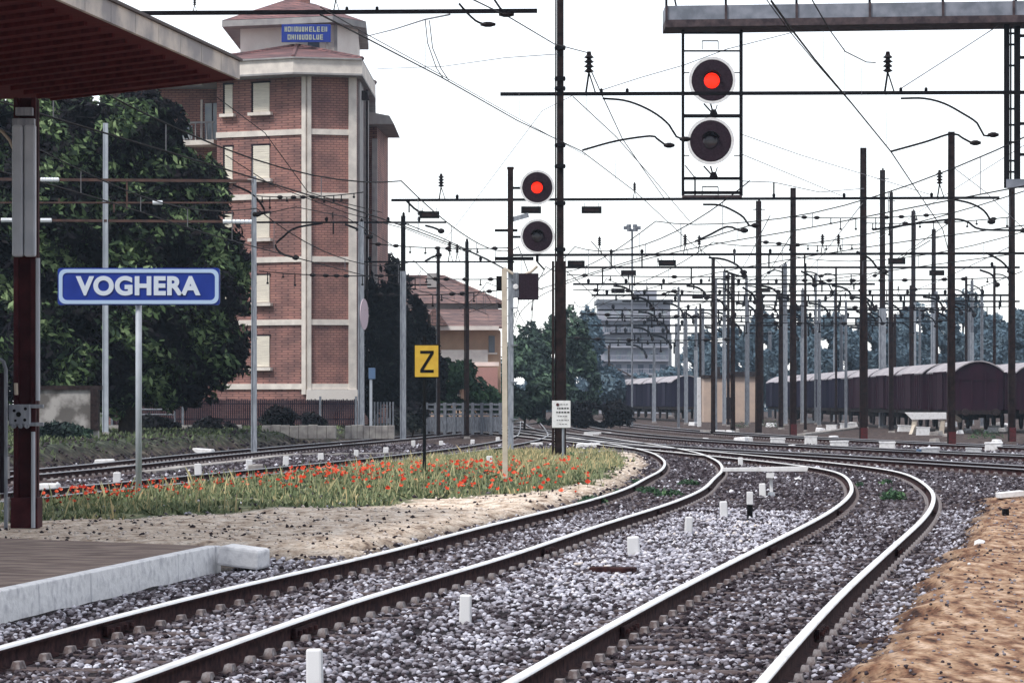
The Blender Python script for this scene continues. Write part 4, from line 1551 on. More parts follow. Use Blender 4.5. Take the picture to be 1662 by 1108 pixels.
# ------------------------------------------------------------------ signals
def signal_head(T, c, r, lit, name='signal_disc'):
    """round black target board with a white rim, a lens under a hood; faces the camera side (-Y)"""
    b = MB()
    b.lathe(c, [(r * 0.86, -0.03), (r * 0.88, 0.0), (r * 0.88, 0.04)], 40, axis='y')
    d = b.build('signal_disc', M['lampdisc'], T, smooth=False)
    b = MB()
    n = 48
    k = len(b.v)
    for rad, y in ((r * 0.885, -0.025), (r, -0.025), (r, 0.045), (r * 0.885, 0.045)):
        for j in range(n):
            a = 2 * math.pi * j / n
            b.v.append((c[0] + rad * math.cos(a), c[1] + y, c[2] + rad * math.sin(a)))
    for q in range(4):
        for j in range(n):
            a0, a1 = q * n + j, q * n + (j + 1) % n
            b0, b1 = ((q + 1) % 4) * n + j, ((q + 1) % 4) * n + (j + 1) % n
            b.f.append((a0, a1, b1, b0)); b.m.append(0)
    b.build('white_rim', M['white'], d)
    rl = r * 0.33
    cl = (c[0] - 0.02 * r, c[1], c[2] - 0.02 * r)
    b = MB()
    b.lathe(cl, [(rl * 0.2, -0.075), (rl * 0.75, -0.065), (rl, -0.035), (rl, -0.01)], 24, axis='y')
    b.build('lens', M['red'] if lit else M['lens'], d, smooth=True)
    # hood over the lens
    b = MB()
    n = 16
    for y, rr in ((-0.28, rl * 1.24), (-0.03, rl * 1.24)):
        for j in range(n + 1):
            a = R(25 + 130 * j / n)
            for q in (rr, rr * 0.95):
                b.v.append((cl[0] + q * math.cos(a), c[1] + y, cl[2] + q * math.sin(a)))
    m2 = 2 * (n + 1)
    for j in range(n):
        i = 2 * j
        for a in ((i, i + 2, m2 + i + 2, m2 + i), (i + 1, m2 + i + 1, m2 + i + 3, i + 3), (i, i + 1, i + 3, i + 2), (m2 + i, m2 + i + 2, m2 + i + 3, m2 + i + 1)):
            b.f.append(a); b.m.append(0)
    b.build('hood', M['black'], d)
    # housing behind
    b = MB()
    b.lathe(c, [(r * 0.42, 0.045), (r * 0.42, 0.32), (r * 0.3, 0.40)], 16, axis='y')
    b.build('housing', M['black'], d)
    return d


def make_gantry():
    Z = 86.0
    s = Z / F

    def h(y): return CH + (HY - y) * s

    def X(x): return (x - CX) * s
    xr = X(1735)
    T = thing('signal_gantry', (xr, Z, gz(xr, Z)), 'grey signal gantry reaching in over the tracks, with handrails', 'gantry')
    # deck beam; its far end drops a touch because the gantry is slightly skewed
    sl = (40 - 48) / (1662 - 1078)

    def yy(x, y): return y + (x - 1078) * sl
    b = MB()
    x0, x1 = 1078, 1760
    for ya, yb, dd in ((14, 37, 0.55),):
        b.hexa([(X(x0), Z - dd, h(yy(x0, yb))), (X(x1), Z - dd, h(yy(x1, yb))), (X(x1), Z + 0.9, h(yy(x1, yb))), (X(x0), Z + 0.9, h(yy(x0, yb))),
                (X(x0), Z - dd, h(yy(x0, ya))), (X(x1), Z - dd, h(yy(x1, ya))), (X(x1), Z + 0.9, h(yy(x1, ya))), (X(x0), Z + 0.9, h(yy(x0, ya)))])
    dk = b.build('deck_beam', M['deck'], T)
    b = MB()
    for ya, yb, dd in ((37.4, 49, 0.68),):
        b.hexa([(X(x0), Z - dd, h(yy(x0, yb))), (X(x1), Z - dd, h(yy(x1, yb))), (X(x1), Z + 0.9, h(yy(x1, yb))), (X(x0), Z + 0.9, h(yy(x0, yb))),
                (X(x0), Z - dd, h(yy(x0, ya))), (X(x1), Z - dd, h(yy(x1, ya))), (X(x1), Z + 0.9, h(yy(x1, ya))), (X(x0), Z + 0.9, h(yy(x0, ya)))])
    b.build('lower_flange', M['deck_dk'], T)
    for x in (1080, 1176, 1290, 1408, 1526, 1640):
        b = MB()
        b.box((X(x), Z - 0.58, h(yy(x, 25))), (0.07, 0.06, px(24, Z)))
        b.build('stiffener', M['deck_dk'], dk)
    b = MB()
    for x in (1080, 1176, 1290, 1408, 1526, 1644):
        b.bar((X(x), Z - 0.5, h(yy(x, 14))), (X(x), Z - 0.5, h(yy(x, 14)) + 1.1), 0.07)
    b.bar((X(1080), Z - 0.5, h(14) + 1.1), (X(1760), Z - 0.5, h(6) + 1.1), 0.06)
    b.bar((X(1080), Z - 0.5, h(14) + 0.55), (X(1760), Z - 0.5, h(6) + 0.55), 0.045)
    b.bar((X(1086), Z - 0.5, h(-30)), (X(1096), Z - 0.5, h(14)), 0.05)
    b.build('handrail', M['iron_thin'], T)
    b = MB()
    for dx in (-0.7, 0.7):
        b.bar((xr + dx, Z + 0.2, gz(xr, Z) - 0.1), (xr + dx, Z + 0.2, h(30)), 0.28)
    for i in range(12):
        z = 0.5 + i * 1.0
        b.bar((xr - 0.7, Z + 0.2, z), (xr + 0.7, Z + 0.2, z + 1.0 * (1 if i % 2 else -1) * 0.5), 0.08)
    b.build('support_tower', M['deck_dk'], T)
    # second basket at the picture edge
    b = MB()
    xa, xb = X(1632), X(1648)
    b.bar((xa, Z - 0.2, h(38)), (xa, Z - 0.2, h(306)), 0.15)
    b.bar((xb + 0.02, Z - 0.2, h(44)), (xb + 0.02, Z - 0.2, h(296)), 0.17)
    b.bar((xa + 0.17, Z + 0.05, h(44)), (xa + 0.17, Z + 0.05, h(296)), 0.05)
    for y in (60, 95, 152, 202, 252):
        b.bar((xb, Z - 0.2, h(y)), (X(1740), Z - 0.2, h(y - 1)), 0.09)
    b.bar((X(1738), Z - 0.2, h(44)), (X(1738), Z - 0.2, h(296)), 0.12)
    for y in (56, 74, 108, 150, 178, 204, 232, 262, 280):
        b.bar((xa, Z - 0.2, h(y)), (xb, Z - 0.2, h(y)), 0.06)
    b.build('basket_frame', M['iron_thin'], T)
    b = MB()
    b.bar((xa - 0.03, Z - 0.2, h(299)), (X(1740), Z - 0.2, h(298)), 0.24, 0.26)
    b.build('basket_floor', M['deck'], T)

    # hanging signal
    cx = X(1154)
    S = thing('hanging_signal', (cx, Z - 0.3, h(50)), 'large two disc signal, upper lamp red, hung in a cage from the gantry', 'signal')
    b = MB()
    yS = Z - 0.30
    xa, xb = X(1107.5), X(1201.5)
    b.bar((xa, yS, h(51)), (xa, yS, h(319)), 0.085)
    b.bar((xb, yS, h(51)), (xb, yS, h(319)), 0.10)
    for y, w in ((56, 0.06), (85, 0.05), (190, 0.11), (291, 0.09), (314, 0.10)):
        b.bar((xa, yS, h(y)), (xb, yS, h(y)), 0.05, w)
    b.build('cage_frame', M['iron_thin'], S)
    b = MB()
    b.bar((xa - 0.02, yS + 0.02, h(320)), (xb + 0.02, yS + 0.02, h(320)), 0.3, 0.07)
    b.build('step_plate', M['deck_dk'], S)
    for y in (120, 254):
        for a, c in ((xa, X(1118)), (X(1190), xb)):
            b = MB()
            b.bar((a, yS, h(y)), (c, yS, h(y)), 0.03)
            b.build('side_clip', M['iron_thin'], S)
    for y in (66, 303):
        b = MB()
        b.bar((X(1140), yS + 0.4, h(y)), (X(1166), yS + 0.4, h(y)), 0.035)
        b.bar((X(1140), yS + 0.4, h(y)), (X(1140), yS + 0.4, h(y + 14)), 0.025)
        b.bar((X(1166), yS + 0.4, h(y)), (X(1166), yS + 0.4, h(y + 14)), 0.025)
        b.build('rear_step', M['iron_thin'], S)
    for y in (190, 291):
        b = MB()
        for dx in (-11, 0):
            b.bar((X(1154 + dx - 2), yS - 0.02, h(y - 20)), (X(1157), yS - 0.02, h(y - 2)), 0.045)
        b.bar((X(1163), yS - 0.02, h(y - 18)), (X(1158), yS - 0.02, h(y - 2)), 0.03)
        b.box((X(1157), yS - 0.03, h(y - 6)), (px(14, Z), 0.06, px(9, Z)), taper=0.5)
        b.build('lamp_bracket', M['iron_thin'], S)
    b = MB()
    b.bar((X(1127), yS, h(319)), (X(1127), yS, h(288)), 0.05)
    b.bar((X(1111), yS, h(270)), (X(1127), yS, h(290)), 0.03)
    b.build('cable_pipe', M['iron_thin'], S)
    signal_head(S, (X(1154.5), yS - 0.10, h(133)), px(38, Z), True)
    signal_head(S, (X(1152), yS - 0.10, h(231)), px(38, Z), False)


make_gantry()


def make_small_signal():
    Z = 98.0
    s = Z / F

    def h(y): return CH + (HY - y) * s

    def X(x): return (x - CX) * s
    zb = gz(X(829), Z)
    T = thing('signal_post', (X(829), Z, zb), 'post with a small two disc signal, upper lamp lit red, beside the tall mast', 'signal')
    b = MB()
    b.bar((X(829), Z, zb - 0.2), (X(829), Z, h(440)), 0.19, 0.19)
    b.build('lower_mast', M['steel'], T)
    b = MB()
    b.bar((X(828.5), Z, h(440)), (X(828.5), Z, h(272)), 0.20, 0.18)
    b.box((X(828.5), Z, h(273)), (0.24, 0.22, 0.08))
    b.build('upper_mast', M['rust_mast'], T)
    b = MB()
    b.bar((X(829), Z - 0.02, h(357)), (X(858), Z - 0.02, h(349)), 0.10, 0.16)
    b.build('bracket', M['steel'], T)
    b = MB()
    b.bar((X(803), Z, h(374)), (X(840), Z, h(374)), 0.09)
    b.bar((X(803), Z - 0.1, h(420)), (X(866), Z - 0.1, h(420)), 0.12)
    b.bar((X(872), Z, h(412)), (X(872), Z, h(425)), 0.10)
    b.bar((X(872), Z, h(425)), (X(884), Z, h(438)), 0.06)
    b.build('step_bar', M['iron_thin'], T)
    b = MB()
    b.tube([P(818, 435, Z - 0.2), P(832, 444, Z - 0.2), P(848, 447, Z - 0.2), P(862, 441, Z - 0.2), P(872, 432, Z - 0.2)], 0.05, 8)
    b.build('hoop_rail', M['pole_cream'], T)
    b = MB()
    b.box((X(857), Z + 0.05, h(465)), (px(34, Z), 0.6, px(42, Z)))
    bx = b.build('relay_case', M['lampdisc'], T, bevel=0.015)
    b = MB()
    b.box((X(837.5), Z - 0.12, h(463)), (px(9, Z), 0.3, px(40, Z)))
    b.build('case_door', M['steel_dk'], bx, bevel=0.01)
    b = MB()
    b.lathe((X(837), Z - 0.29, h(466)), [(0.08, -0.02), (0.1, 0.02)], 12, axis='y')
    b.build('white_knob', M['white'], bx)
    for y in (455, 500, 560, 620, 680):
        b = MB()
        b.bar((X(829), Z - 0.14, h(y)), (X(840), Z - 0.2, h(y)), 0.04)
        b.build('rung', M['steel_dk'], T)
    signal_head(T, (X(872), Z - 0.10, h(304.5)), px(28, Z), True)
    signal_head(T, (X(872.5), Z - 0.10, h(384)), px(28, Z), False)
    b = MB()
    for y in (304.5, 384):
        b.bar((X(829), Z + 0.2, h(y)), (X(872), Z + 0.2, h(y)), 0.08)
    b.build('bracket', M['iron_thin'], T)


make_small_signal()

# cream pole in front of the small signal
g = ground_at(820, 781)
T = thing('cream_pole', g, 'thin cream painted pole rising from the poppies before the small signal', 'pole')
top = P(819, 436, g.y)
b = MB()
b.bar((g.x, g.y, g.z - 0.2), (P(818.5, 0, g.y).x, g.y, top.z), px(8.5, g.y), 0.08)
b.build('shaft', M['pole_cream'], T, bevel=0.01)
b = MB()
b.box((P(810, 0, g.y).x, g.y, P(0, 460, g.y).z), (px(9, g.y), 0.06, px(24, g.y)))
b.build('number_box', M['iron_thin'], T)


# ------------------------------------------------------------------ catenary: masts, portals, wires
def insulator_stack(T, x, Z, y0, y1, beamy):
    """post insulator standing on a small trestle on a beam"""
    s = Z / F
    b = MB()
    p0 = P(x, beamy, Z)
    zt, z0 = P(0, y0, Z).z, p0.z
    hh = zt - z0
    b.bar(p0 + Vector((-0.02 - 0.06 * hh, 0, 0)), (p0.x, Z, z0 + hh * 0.52), 0.045 * min(1.4, hh))
    b.bar(p0 + Vector((0.16 * hh, 0, 0)), (p0.x, Z, z0 + hh * 0.5), 0.03 * min(1.4, hh))
    b.bar(p0 + Vector((-0.1 * hh, 0, 0.02)), p0 + Vector((0.22 * hh, 0, 0.02)), 0.05)
    st = b.build('insulator_stand', M['iron_thin'], T)
    b = MB()
    prof = []
    zz = hh * 0.5
    n = 4
    for i in range(n):
        prof += [(0.05 * hh, zz), (0.125 * hh, zz + 0.03 * hh), (0.06 * hh, zz + 0.085 * hh)]
        zz += 0.11 * hh
    prof += [(0.045 * hh, hh)]
    b.lathe((p0.x, Z, z0), prof, 10)
    b.build('insulator', M['porc'], st)


def drop_arm(T, Z, pts, r=0.035, clamp=True):
    b = MB()
    P3 = [P(x, y, Z) for x, y in pts]
    q = catmull(np.array([tuple(v) for v in P3]), 0.15) if len(P3) > 2 else np.array([tuple(v) for v in P3])
    b.tube([Vector(v) for v in q], r, 8)
    o = b.build('registration_arm', M['iron_thin'], T, smooth=True)
    if clamp:
        b = MB()
        b.lathe(P3[-1], [(r * 1.2, -0.16), (r * 2.6, -0.05), (r * 2.6, 0.05), (r * 1.2, 0.16)], 10, axis='x')
        b.build('insulator', M['porc'], o)
    return o


def number_plate(T, x, y, Z, w=34, h=12):
    b = MB()
    c = P(x, y, Z)
    b.box((c.x, Z - 0.1, c.z), (px(w, Z), 0.05, px(h, Z)))
    o = b.build('number_plate', M['black'], T)
    b = MB()
    b.box((c.x, Z - 0.13, c.z), (px(w * 0.72, Z), 0.012, px(h * 0.42, Z)))
    b.build('plate_face', M['rust_mast'], o)
    b = MB()
    for dx in (-0.35, 0.35):
        b.bar((c.x + dx * px(w, Z), Z - 0.08, c.z + px(h * 0.5, Z)), (c.x + dx * px(w, Z), Z - 0.08, c.z + px(h * 0.5 + 6, Z)), 0.02)
    b.build('hanger', M['iron_thin'], o)
    return o


def mast_parts(T, x, ytop, Z, w, m, foot=None, wtop=None, split=None, mtop=None, rungs=()):
    X = (x - CX) * Z / F
    zb = gz(X, Z)
    zt = P(0, ytop, Z).z
    W = px(w, Z)
    WT = px(wtop or w * 0.8, Z)
    b = MB()

    def seg(z0, z1, w0, w1, mb):
        # two channels with a shallow web between: reads as a rolled steel mast
        for sx in (-1, 1):
            mb.hexa([(X + sx * w0 / 2 - 0.2 * w0, Z - w0 * 0.4, z0), (X + sx * w0 / 2 + 0.2 * w0 - 0.2 * w0, Z - w0 * 0.4, z0), (X + sx * w0 / 2, Z + w0 * 0.4, z0), (X + sx * w0 / 2 - 0.2 * w0, Z + w0 * 0.4, z0),
                     (X + sx * w1 / 2 - 0.2 * w1, Z - w1 * 0.4, z1), (X + sx * w1 / 2, Z - w1 * 0.4, z1), (X + sx * w1 / 2, Z + w1 * 0.4, z1), (X + sx * w1 / 2 - 0.2 * w1, Z + w1 * 0.4, z1)])
        mb.hexa([(X - w0 * 0.45, Z - w0 * 0.2, z0), (X + w0 * 0.42, Z - w0 * 0.2, z0), (X + w0 * 0.42, Z + w0 * 0.1, z0), (X - w0 * 0.45, Z + w0 * 0.1, z0),
                 (X - w1 * 0.45, Z - w1 * 0.2, z1), (X + w1 * 0.42, Z - w1 * 0.2, z1), (X + w1 * 0.42, Z + w1 * 0.1, z1), (X - w1 * 0.45, Z + w1 * 0.1, z1)])
    if split:
        zs = P(0, split, Z).z
        seg(zb - 0.3, zs, W, W, b)
        o = b.build('mast', m, T)
        b2 = MB()
        seg(zs, zt, WT, WT * 0.95, b2)
        b2.build('upper_mast', mtop or m, T)  # a darker mtop puts the silhouette against the sky into the colour
    else:
        seg(zb - 0.3, zt, W, WT, b)
        o = b.build('mast', m, T)
    if foot:
        b = MB()
        b.box((X, Z, zb + 0.28), (W * 1.12, W * 1.12, 0.75))
        b.build('painted_foot', foot, T)
    else:
        b = MB()
        b.box((X, Z, zb - 0.02), (W * 1.7, W * 1.7, 0.3), taper=0.8)
        b.build('footing', M['conc'], T)
    if rungs:
        for y in rungs:
            b = MB()
            z = P(0, y, Z).z
            b.bar((X - px(9, Z), Z, z), (X + px(9, Z), Z, z), 0.05)
            b.box((X, Z, z), (W * 0.9, W * 0.9, 0.1))
            b.build('collar', M['iron_thin'], T)
    return o


def mast(x, ytop, ybase, w, label, m='rust_mast', foot=None, Z=None, group='catenary masts standing over the yard', cap=True, **kw):
    Z = Z or Zg(x, ybase)
    X = (x - CX) * Z / F
    T = thing('catenary_mast', (X, Z, gz(X, Z)), label, 'mast', group)
    mast_parts(T, x, ytop, Z, w, M[m], foot=M[foot] if foot else None, **kw)
    if cap:
        b = MB()
        p = P(x, ytop, Z)
        b.bar(p + Vector((-px(w, Z) * 1.1, 0, -px(14, Z))), p + Vector((px(w, Z) * 1.1, 0, -px(14, Z))), 0.05)
        b.lathe(p, [(0.05, 0), (0.07, 0.06), (0.03, 0.16)], 8)
        b.build('cap', M['iron_thin'], T)
    return T


def portal(label, y0, xl, xr, Z, th, supports, m='iron_thin', y1=None, stacks=(), arms=(), plates=(), droppers=(), sup_m='rust_mast', pegs=(), whites=()):
    y1 = y0 if y1 is None else y1
    X0 = (supports[0][0] - CX) * Z / F
    T = thing('catenary_portal', (X0, Z, gz(X0, Z)), label, 'catenary portal', 'catenary portals across the tracks')

    def by(x): return y0 + (y1 - y0) * (x - xl) / (xr - xl)
    b = MB()
    b.bar(P(xl, by(xl), Z), P(xr, by(xr), Z), px(th, Z), px(th, Z))
    bm_ = b.build('beam', M[m], T)
    for sp in supports:
        mast_parts(T, sp[0], sp[1] if sp[1] is not None else by(sp[0]), Z, sp[2], M[sup_m], **(sp[3] if len(sp) > 3 else {}))
    for x, yt in stacks:
        insulator_stack(T, x, Z, yt, None, by(x))
    for pts in arms:
        drop_arm(T, Z, pts, r=max(0.02, px(1.7, Z)))
    for x, y in plates:
        number_plate(T, x, y, Z, w=min(34, 34 * 107 / Z), h=min(12, 12 * 107 / Z))
    if droppers:
        for x, yb in droppers:
            b = MB()
            b.bar(P(x, by(x), Z), P(x, yb, Z), px(2.4, Z))
            b.build('drop_tube', M[m], T)
    if pegs:
        for x in pegs:
            b = MB()
            p = P(x, by(x), Z)
            b.lathe(p, [(px(1.2, Z), 0), (px(2.6, Z), px(4, Z)), (px(2.6, Z), px(7, Z)), (px(0.8, Z), px(9, Z))], 8)
            b.build('peg', M['iron_thin'], T)
    for xa, xb in whites:
        b = MB()
        p, q = P(xa, by(xa), Z - 0.12), P(xb, by(xb), Z - 0.12)
        n = 7
        for i in range(n):
            a, c = p.lerp(q, i / n), p.lerp(q, (i + 0.8) / n)
            b.tube([a, a.lerp(c, 0.5), c], px(3.6, Z), 8)
        b.tube([p, q], px(2.0, Z), 8)
        b.build('insulator', M['porcwhite'], T)
    return T


portal('thick black beam crossing in front of the tower roof, its end free in the sky', 23.5, -60, 872, 58.0, 6.5, [(-50, 10, 16)], y1=18,
       stacks=((316, -4), (545, -18)), arms=(((745, 6), (757, 20), (772, 34), (784, 39), (792, 40)), ((800, -4), (812, 14), (822, 24))), pegs=(563, 612))
portal('long thin beam on the tallest mast, crossing before the upper red lamp', 153, 812, 1735, 80.4, 5.6,
       [(909, -60, 19, dict(split=424, wtop=12, rungs=(78, 128, 144, 236, 270, 330, 405))), (1725, None, 16)], y1=150,
       stacks=((956, 84), (1441, 84)),
       arms=(((978, 160), (1012, 163), (1040, 172), (1066, 186), (1086, 203), (1098, 222), (1112, 226)), ((945, 244), (1000, 229), (1055, 221), (1066, 225), (1078, 234), (1086, 236)),
             ((1462, 160), (1500, 160), (1532, 168), (1562, 184), (1586, 200), (1597, 220), (1612, 219)), ((1446, 246), (1500, 231), (1545, 217), (1562, 224), (1577, 232), (1583, 232))),
       pegs=(976, 1462, 1018, 1503))
portal('beam behind the small red signal, with hanging number plates and two curved arms', 325, 635, 1622, 112.0, 4.2,
       [(1545, 214, 10.5, dict(foot=M['redfoot']))], y1=321,
       stacks=((1030, 296), (716, 282), (1525, 276)),
       arms=(((1141, 332), (1168, 333), (1190, 342), (1207, 353), (1216, 366), (1226, 366)), ((1128, 392), (1150, 382), (1180, 368), (1200, 374), (1208, 374)),
             ((1548, 324), (1575, 330), (1597, 342), (1609, 360)), ((1416, 373), (1480, 364), (1545, 356), (1570, 360), (1592, 372), (1662, 374)), ((660, 326), (672, 338), (684, 346))),
       plates=((862, 341), (960, 341), (697, 349)), droppers=((664, 345), (1256, 296)), pegs=(742, 1370, 1512, 1256))
portal('beam level with the relay case of the small signal, ending at the red footed mast', 414, 833, 1690, 130.0, 4.0,
       [(1402, 240, 10, dict(foot=M['redfoot'])), (1643, 306, 9.5, dict(foot=M['redfoot']))], y1=411,
       stacks=((1112, 380), (1135, 382), (973, 384), (1335, 380), (1361, 380)),
       arms=(((1150, 418), (1175, 421), (1196, 430), (1207, 442)), ((1390, 408), (1412, 420), (1425, 436), (1436, 441)), ((1600, 410), (1625, 424), (1640, 440))),
       plates=((935, 428), (1083, 427), (1455, 424)), droppers=((992, 436), (1042, 436), (1192, 430), (1248, 436), (1306, 436)), pegs=(992, 1042, 1192, 1250))
portal('beam just below the one on the red footed mast, with slightly shorter reach', 434, 918, 1655, 148.0, 3.4,
       [(1288, 305, 9, dict(foot=M['redfoot'])), (1158, 420, 6)], arms=(((1176, 440), (1200, 448), (1208, 448)), ((1300, 440), (1318, 450), (1322, 462)), ((1590, 438), (1610, 446), (1618, 462))),
       plates=((1020, 443), (1520, 443)), droppers=((978, 460), (1122, 460), (1270, 480)), stacks=((1068, 418),), pegs=(1610, 1400))
FARP = [(461, 930, 1420, 166, (1190, 1447), (1003, 472), ((1205, 466), (1222, 478), (1226, 490)), 'beam over the roof of the grey block, third from the lowest plate'),
        (479, 960, 1640, 186, (1480, 1268), (1240, 471), ((1400, 480), (1414, 490), (1420, 502)), 'beam carrying a small plate beside the mast over the beige hut'),
        (489, 1010, 1655, 206, (1520, 1330), (1132, 482), ((1540, 492), (1556, 500), (1560, 508)), 'far beam with a short plate between the grey block and the mast'),
        (503, 970, 1580, 230, (1214, 1574), None, ((1110, 506), (1122, 514), (1126, 522)), 'far beam at the height of the pale tree tops'),
        (516, 985, 1500, 255, (1141, 1366), None, None, 'far beam passing across the upper part of the grey block'),
        (528, 960, 1440, 282, (1112, 1308), None, None, 'far beam halfway down the grey block'),
        (541, 990, 1330, 310, (1098, 1250), None, None, 'faint beam low on the grey block'),
        (556, 950, 1250, 345, (1088, 1196), None, None, 'faintest and lowest of the beams, over the wagon roofs')]
for y, xa, xb, Z, sup, pl, arm, lb in FARP:
    portal(lb, y, xa, xb, Z, 3.4 if Z < 200 else 2.8, [(x, y - (16 if i == 0 else 4), 6.5 if Z < 200 else 5) for i, x in enumerate(sup)], sup_m='steel_dk' if Z > 190 else 'rust_mast',
           plates=(pl,) if pl else (), arms=([arm] if arm else []) + [((x, y + 3), (x + 16, y + 5), (x + 28, y + 12), (x + 33, y + 22)) for x in range(int(xa) + 66, int(xb) - 40, 118)], droppers=[(x, y + random.choice((9, 13, 18))) for x in range(int(xa) + 40, int(xb), 52)], pegs=[x for x in range(int(xa) + 25, int(xb), 61)],
           stacks=[(x, y - 15) for x in range(int(xa) + 90, int(xb) - 30, 136)])

# masts without a beam of their own
mast(1232, 326, 706, 9, 'slim black mast standing at the corner of the beige hut')
mast(1433, 276, 694, 9, 'pale footed mast rising between two darker ones near the white buffer stop', 'steel', split=500, mtop=M['rust_mast'])
mast(1447, 312, 692, 6, 'narrow mast close beside the pale footed mast', 'steel', split=520, mtop=M['rust_mast'])
mast(1483, 342, 684, 7, 'bent topped grey mast in front of the long wagon row', 'steel', split=490, mtop=M['rust_mast'])
mast(1516, 372, 682, 7, 'shorter grey mast right of the bent topped one, before the wagons', 'steel', split=480, mtop=M['rust_mast'])
for x, yt, yb, w, lb in ((1275, 428, 690, 6, 'thin grey mast behind the red footed mast by the hut'),
                         (1303, 470, 688, 5, 'thin grey mast before the slate wagons'),
                         (1176, 440, 690, 5, 'thin mast touching the beige hut wall'),
                         (1130, 500, 690, 5, 'thin mast past the end of the far wagons'),
                         (1062, 560, 686, 5, 'stubby pale mast in front of the far blue wagons'),
                         (1114, 520, 688, 5, 'grey mast just before the far wagons'),
                         (1356, 470, 684, 5, 'thin grey mast halfway along the wagon row'),
                         (1578, 455, 690, 5, 'thin grey mast before the front wagon end')):
    mast(x, yt, yb, w, lb, 'steel', split=yt + 0.45 * (yb - yt) * 0.8, mtop=M['steel_dk'])
# the thicket of thin masts over the far yard
for i in range(20):
    x = 1110 + i * 27 + random.uniform(-10, 10)
    Zf = random.uniform(165, 250)
    T = thing('catenary_mast', (P(x, 0, Zf).x, Zf, gz(P(x, 0, Zf).x, Zf)), 'thin distant mast in the thicket of masts over the far yard', 'mast', 'thicket of thin far masts')
    yt = random.uniform(425, 520)
    mast_parts(T, x, yt, Zf, random.uniform(3, 4.6), M['rust_mast'] if i % 2 else M['steel_dk'])
    drop_arm(T, Zf, [(x, yt + 14), (x + 12, yt + 15), (x + 22, yt + 21), (x + 26, yt + 31)] if i % 3 else [(x, yt + 12), (x - 14, yt + 8), (x - 24, yt + 12)], r=px(1.1, Zf))
# left side
mast(655, 350, 0, 8, 'grey mast between the tower and the yellow sign', 'steel', Z=126, split=440, mtop=M['iron_thin'])
mast(587, 360, 0, 9, 'broad grey mast against the corner of the tower', 'steel', Z=131, wtop=7)
mast(711, 405, 0, 4.5, 'thin mast seen just past the yellow plate', 'steel_dk', Z=141)
mast(758, 392, 0, 7, 'dark mast in front of the peach house wall', 'rust_mast', Z=139, split=500, mtop=M['iron_thin'])
portal('rust brown beam across the big tree, with white insulators by the column', 291, -40, 411, 97.0, 4.6, [(-35, None, 10), (413, 286, 8, dict(wtop=6))], m='rustbeam', sup_m='steel', y1=294, whites=((66, 96), (-10, -2)),
       arms=(((378, 300), (405, 312), (420, 326), (430, 345), (416, 348)),), droppers=((206, 340),))
portal('lower rust brown beam across the tree and the tower front', 357, -40, 414, 98.5, 4.0, [(-35, None, 10), (172, 200, 8)], m='rustbeam', sup_m='pole_grey', y1=360, whites=((66, 84), (2, 20), (362, 412)),
       arms=(((262, 340), (290, 362), (318, 380)),), droppers=((172, 340),))
portal('thin black beam from the tower front to the sky by the small signal', 361, 413, 724, 133.0, 3.0, [(655, 352, 6)], arms=(((560, 364), (585, 374), (600, 384)), ((690, 366), (705, 370), (716, 375)), ((524, 362), (480, 370), (460, 384), (447, 398), (458, 412), (480, 418)),),
       stacks=((540, 344),), pegs=(630, 680, 530), droppers=((541, 380),))
portal('brown rod with white end caps between the two rust beams', 329, -20, 395, 97.8, 2.6, [(-15, 329, 5)], m='rustbeam', whites=((248, 264),), droppers=((96, 322), (185, 345)))
portal('thin black beam at the height of the sign top, running to the small signal', 425, 300, 835, 138.0, 2.6, [(712, 404, 5)], arms=(((690, 424), (700, 418), (712, 414)),), droppers=((760, 458), (712, 460)), stacks=((730, 392), (742, 396)), pegs=(480, 600, 780))
portal('thin black beam low across the tower, above the tiled roof', 462, 380, 700, 143.0, 2.4, [(587, 458, 5)], droppers=((480, 470), (541, 480)), pegs=(450, 505, 620))

# overhead wires
WIRES = []


def wire(label, pts, r=1.0, m='wire', sag=0.0, name='overhead_wire', droppers=None, cat='wire'):
    """pts: (x, y, Z) in order; sag in metres between supports"""
    p = [P(x, y, Z) for x, y, Z in pts]
    out = []
    for i in range(len(p) - 1):
        n = 10
        for j in range(n):
            t = j / n
            q = p[i].lerp(p[i + 1], t)
            q.z -= sag * 4 * t * (1 - t)
            out.append(q)
    out.append(p[-1])
    zm = min(sum(q.y for q in p) / len(p), 1.35 * min(q.y for q in p))
    b = MB()
    b.tube(out, px(r, zm), 5)
    o = b.build(name, M[m])
    tag(o, label, cat, 'overhead wires')
    return o


# contact wires sit over the tracks: surveyed points follow the two bright tracks
wire('long sloping wire that rises past the tower roof and meets the tallest mast', [(520, 24, 40), (590, 60, 50), (715, 125, 62), (840, 196, 74), (945, 246, 80.4), (1032, 312, 100), (1122, 395, 112), (1165, 425, 130), (1196, 455, 166), (1205, 500, 230), (1180, 545, 310)], 1.25)
wire('twin wire running close above the long sloping one', [(520, 12, 40), (588, 52, 50), (716, 122, 62), (820, 181, 72), (950, 252, 84)], 0.7)
wire('steep wire dropping from the gantry to the curved arm over the bright track', [(1252, 2, 46), (1285, 48, 52), (1322, 96, 60), (1380, 165, 70), (1446, 246, 80.4), (1502, 330, 108), (1530, 372, 114), (1548, 440, 150), (1540, 500, 230), (1500, 545, 330)], 1.5)
wire('thinner wire just beside the steep one under the gantry', [(1240, -6, 46), (1284, 54, 53), (1324, 102, 61), (1392, 180, 73)], 0.8)
wire('curved slack wire hanging off the gantry toward a stay insulator', [(1318, 0, 60), (1346, 48, 66), (1372, 84, 70), (1406, 101, 76), (1421, 102, 79)], 1.0)
wire('wire from the beam end over open sky to the tall mast insulator', [(760, -4, 50), (826, 28, 60), (900, 72, 72), (954, 86, 80.4)], 1.0)
wire('wire sloping from the beam insulator down behind the large signal', [(958, 112, 80.4), (976, 152, 82), (1010, 225, 94), (1048, 280, 104), (1078, 322, 112)], 0.8)
